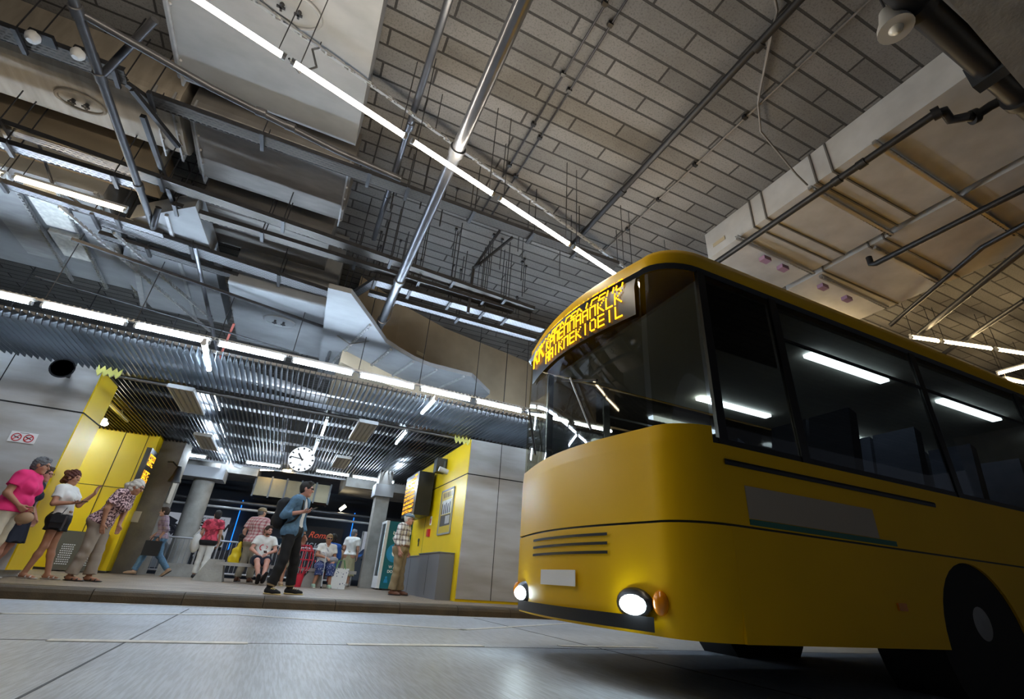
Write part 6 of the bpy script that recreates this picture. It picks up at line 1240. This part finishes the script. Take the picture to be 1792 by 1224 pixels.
# front display
fx = lambda y: BX0-.144*math.sin(math.pi*min(1, max(0, (y-BY0-.28)/(BY1-BY0-.56))))
db = MB(); ys = [2.62+.13*i for i in range(15)]
db.v += [(fx(y)-.0+.05*(z > 2.9), y, z) for z in (2.58,2.85,3.06) for y in ys]; m_ = len(ys)
for k_ in range(2):
    for i in range(m_-1): db.f.append((k_*m_+i, k_*m_+i+1, (k_+1)*m_+i+1, (k_+1)*m_+i))
obj('display_case', db, M_BG, bus, True)
M_LEDB = emat('bus_led', (1,.4,.01), 1.6)
def dpos(c_, r_): y = 4.36-c_*.0168; return (fx(y)-.014+.05*max(0,(3.02-r_*.0178-2.85)/.2), y, 3.03-r_*.0178)
rl = random.Random(11); lm = MB()
def letters(c0, c1, r0, sc_):
    c_ = c0
    while c_ < c1-4*sc_:
        kind = rl.choice(['n','E','P','A','I','L','O','K'])
        for a in range(7):
            for b in range(5):
                on = {'n':b in (0,4) or (a == 0),'E':b == 0 or a in (0,3,6),'P':b == 0 or (a in (0,3)) or (b == 4 and a < 3),'A':b in (0,4) and a > 0 or a in (0,3),'I':b == 2,'L':b == 0 or a == 6,'O':(b in (0,4) and 0 < a < 6) or (a in (0,6) and 0 < b < 4),'K':b == 0 or abs(a-3) == b-1}[kind]
                if on:
                    for ii in range(sc_):
                        for jj in range(sc_): lm.cbox(dpos(c_+b*sc_+ii, r0+a*sc_+jj), (.008,.0125,.0125))
        c_ += 6*sc_
letters(0, 24, 3, 2); letters(26, 102, 1, 1); letters(26, 102, 9, 1); letters(26, 102, 17, 1)
obj('led_dots', lm, M_LEDB, bus)
# lamps, bumper, plate, wipers, mirrors
M_HL = emat('headlamp_glow', (.75,.93,1), 20)
for y in (2.76, 4.38):
    s = 1 if y < 3.5 else -1
    hx = fx(y)
    h_ = obj('headlamp', MB().ell((hx-.02,y,.48),(.05,.13,.06), 18, 10), M_HL, bus, True); obj('headlamp_rim', MB().ell((hx+.004,y+.03*s,.49),(.05,.19,.09), 18, 10), M_BG, bus, True); obj('indicator', MB().ell((hx+.03,y-.2*s,.5),(.04,.06,.07)), mat('orange_lens', (.8,.25,.0), .2), bus, True)
bm_ = MB(); ys = [2.6+.125*i for i in range(16)]
for (z0, z1, dx) in ((.34,.42,.03),): 
    bm_.v += [(fx(y)-dx, y, z) for z in (z0,z1) for y in ys]; bm_.f += [(i,i+1,len(ys)+i+1,len(ys)+i) for i in range(len(ys)-1)]
obj('bumper_grille', bm_, M_BG, bus, True)
gr = MB()
for k_ in range(3):
    o_ = len(gr.v); gr.v += [(fx(y)-.012, y, z) for z in (.78+.06*k_,.8+.06*k_) for y in ys[3:-3]]; q_ = len(ys[3:-3]); gr.f += [(o_+i,o_+i+1,o_+q_+i+1,o_+q_+i) for i in range(q_-1)]
obj('front_grille', gr, M_BG, bus, True)
obj('number_plate', MB().box((fx(3.57)-.022,3.31,.56),(fx(3.57)-.008,3.83,.67)), M_SGN, bus)
for y in (3.1, 4.1): obj('wiper', MB().tube([(fx(y)-.03,y,1.7),(fx(y+.25)-.03,y+.28,2.25)], .012, 6).tube([(fx(y)-.035,y-.1,2.1),(fx(y+.25)-.035,y+.42,2.27)], .01, 6), M_BG, bus, True)
# side stripes of the livery
for (z0, z1, c_, x0, x1, nm) in ((1.03,1.24,'livery_grey',2.75,4.1,'side_panel'),(.99,1.025,'livery_green',2.75,4.3,'side_stripe')):
    obj(nm, MB().box((x0,BY0-.006,z0),(x1,BY0+.004,z1)), mat(c_, (.42,.36,.28) if 'grey' in c_ else (.03,.16,.12), .4), bus)
obj('side_marker', MB().box((4.1,BY0-.012,.55),(4.2,BY0,.6)), mat('orange_lens', (.8,.25,.0)), bus)
obj('roof_hatch', MB().box((6,3.2,3.3),(6.9,3.95,3.37)), M_BY, bus)
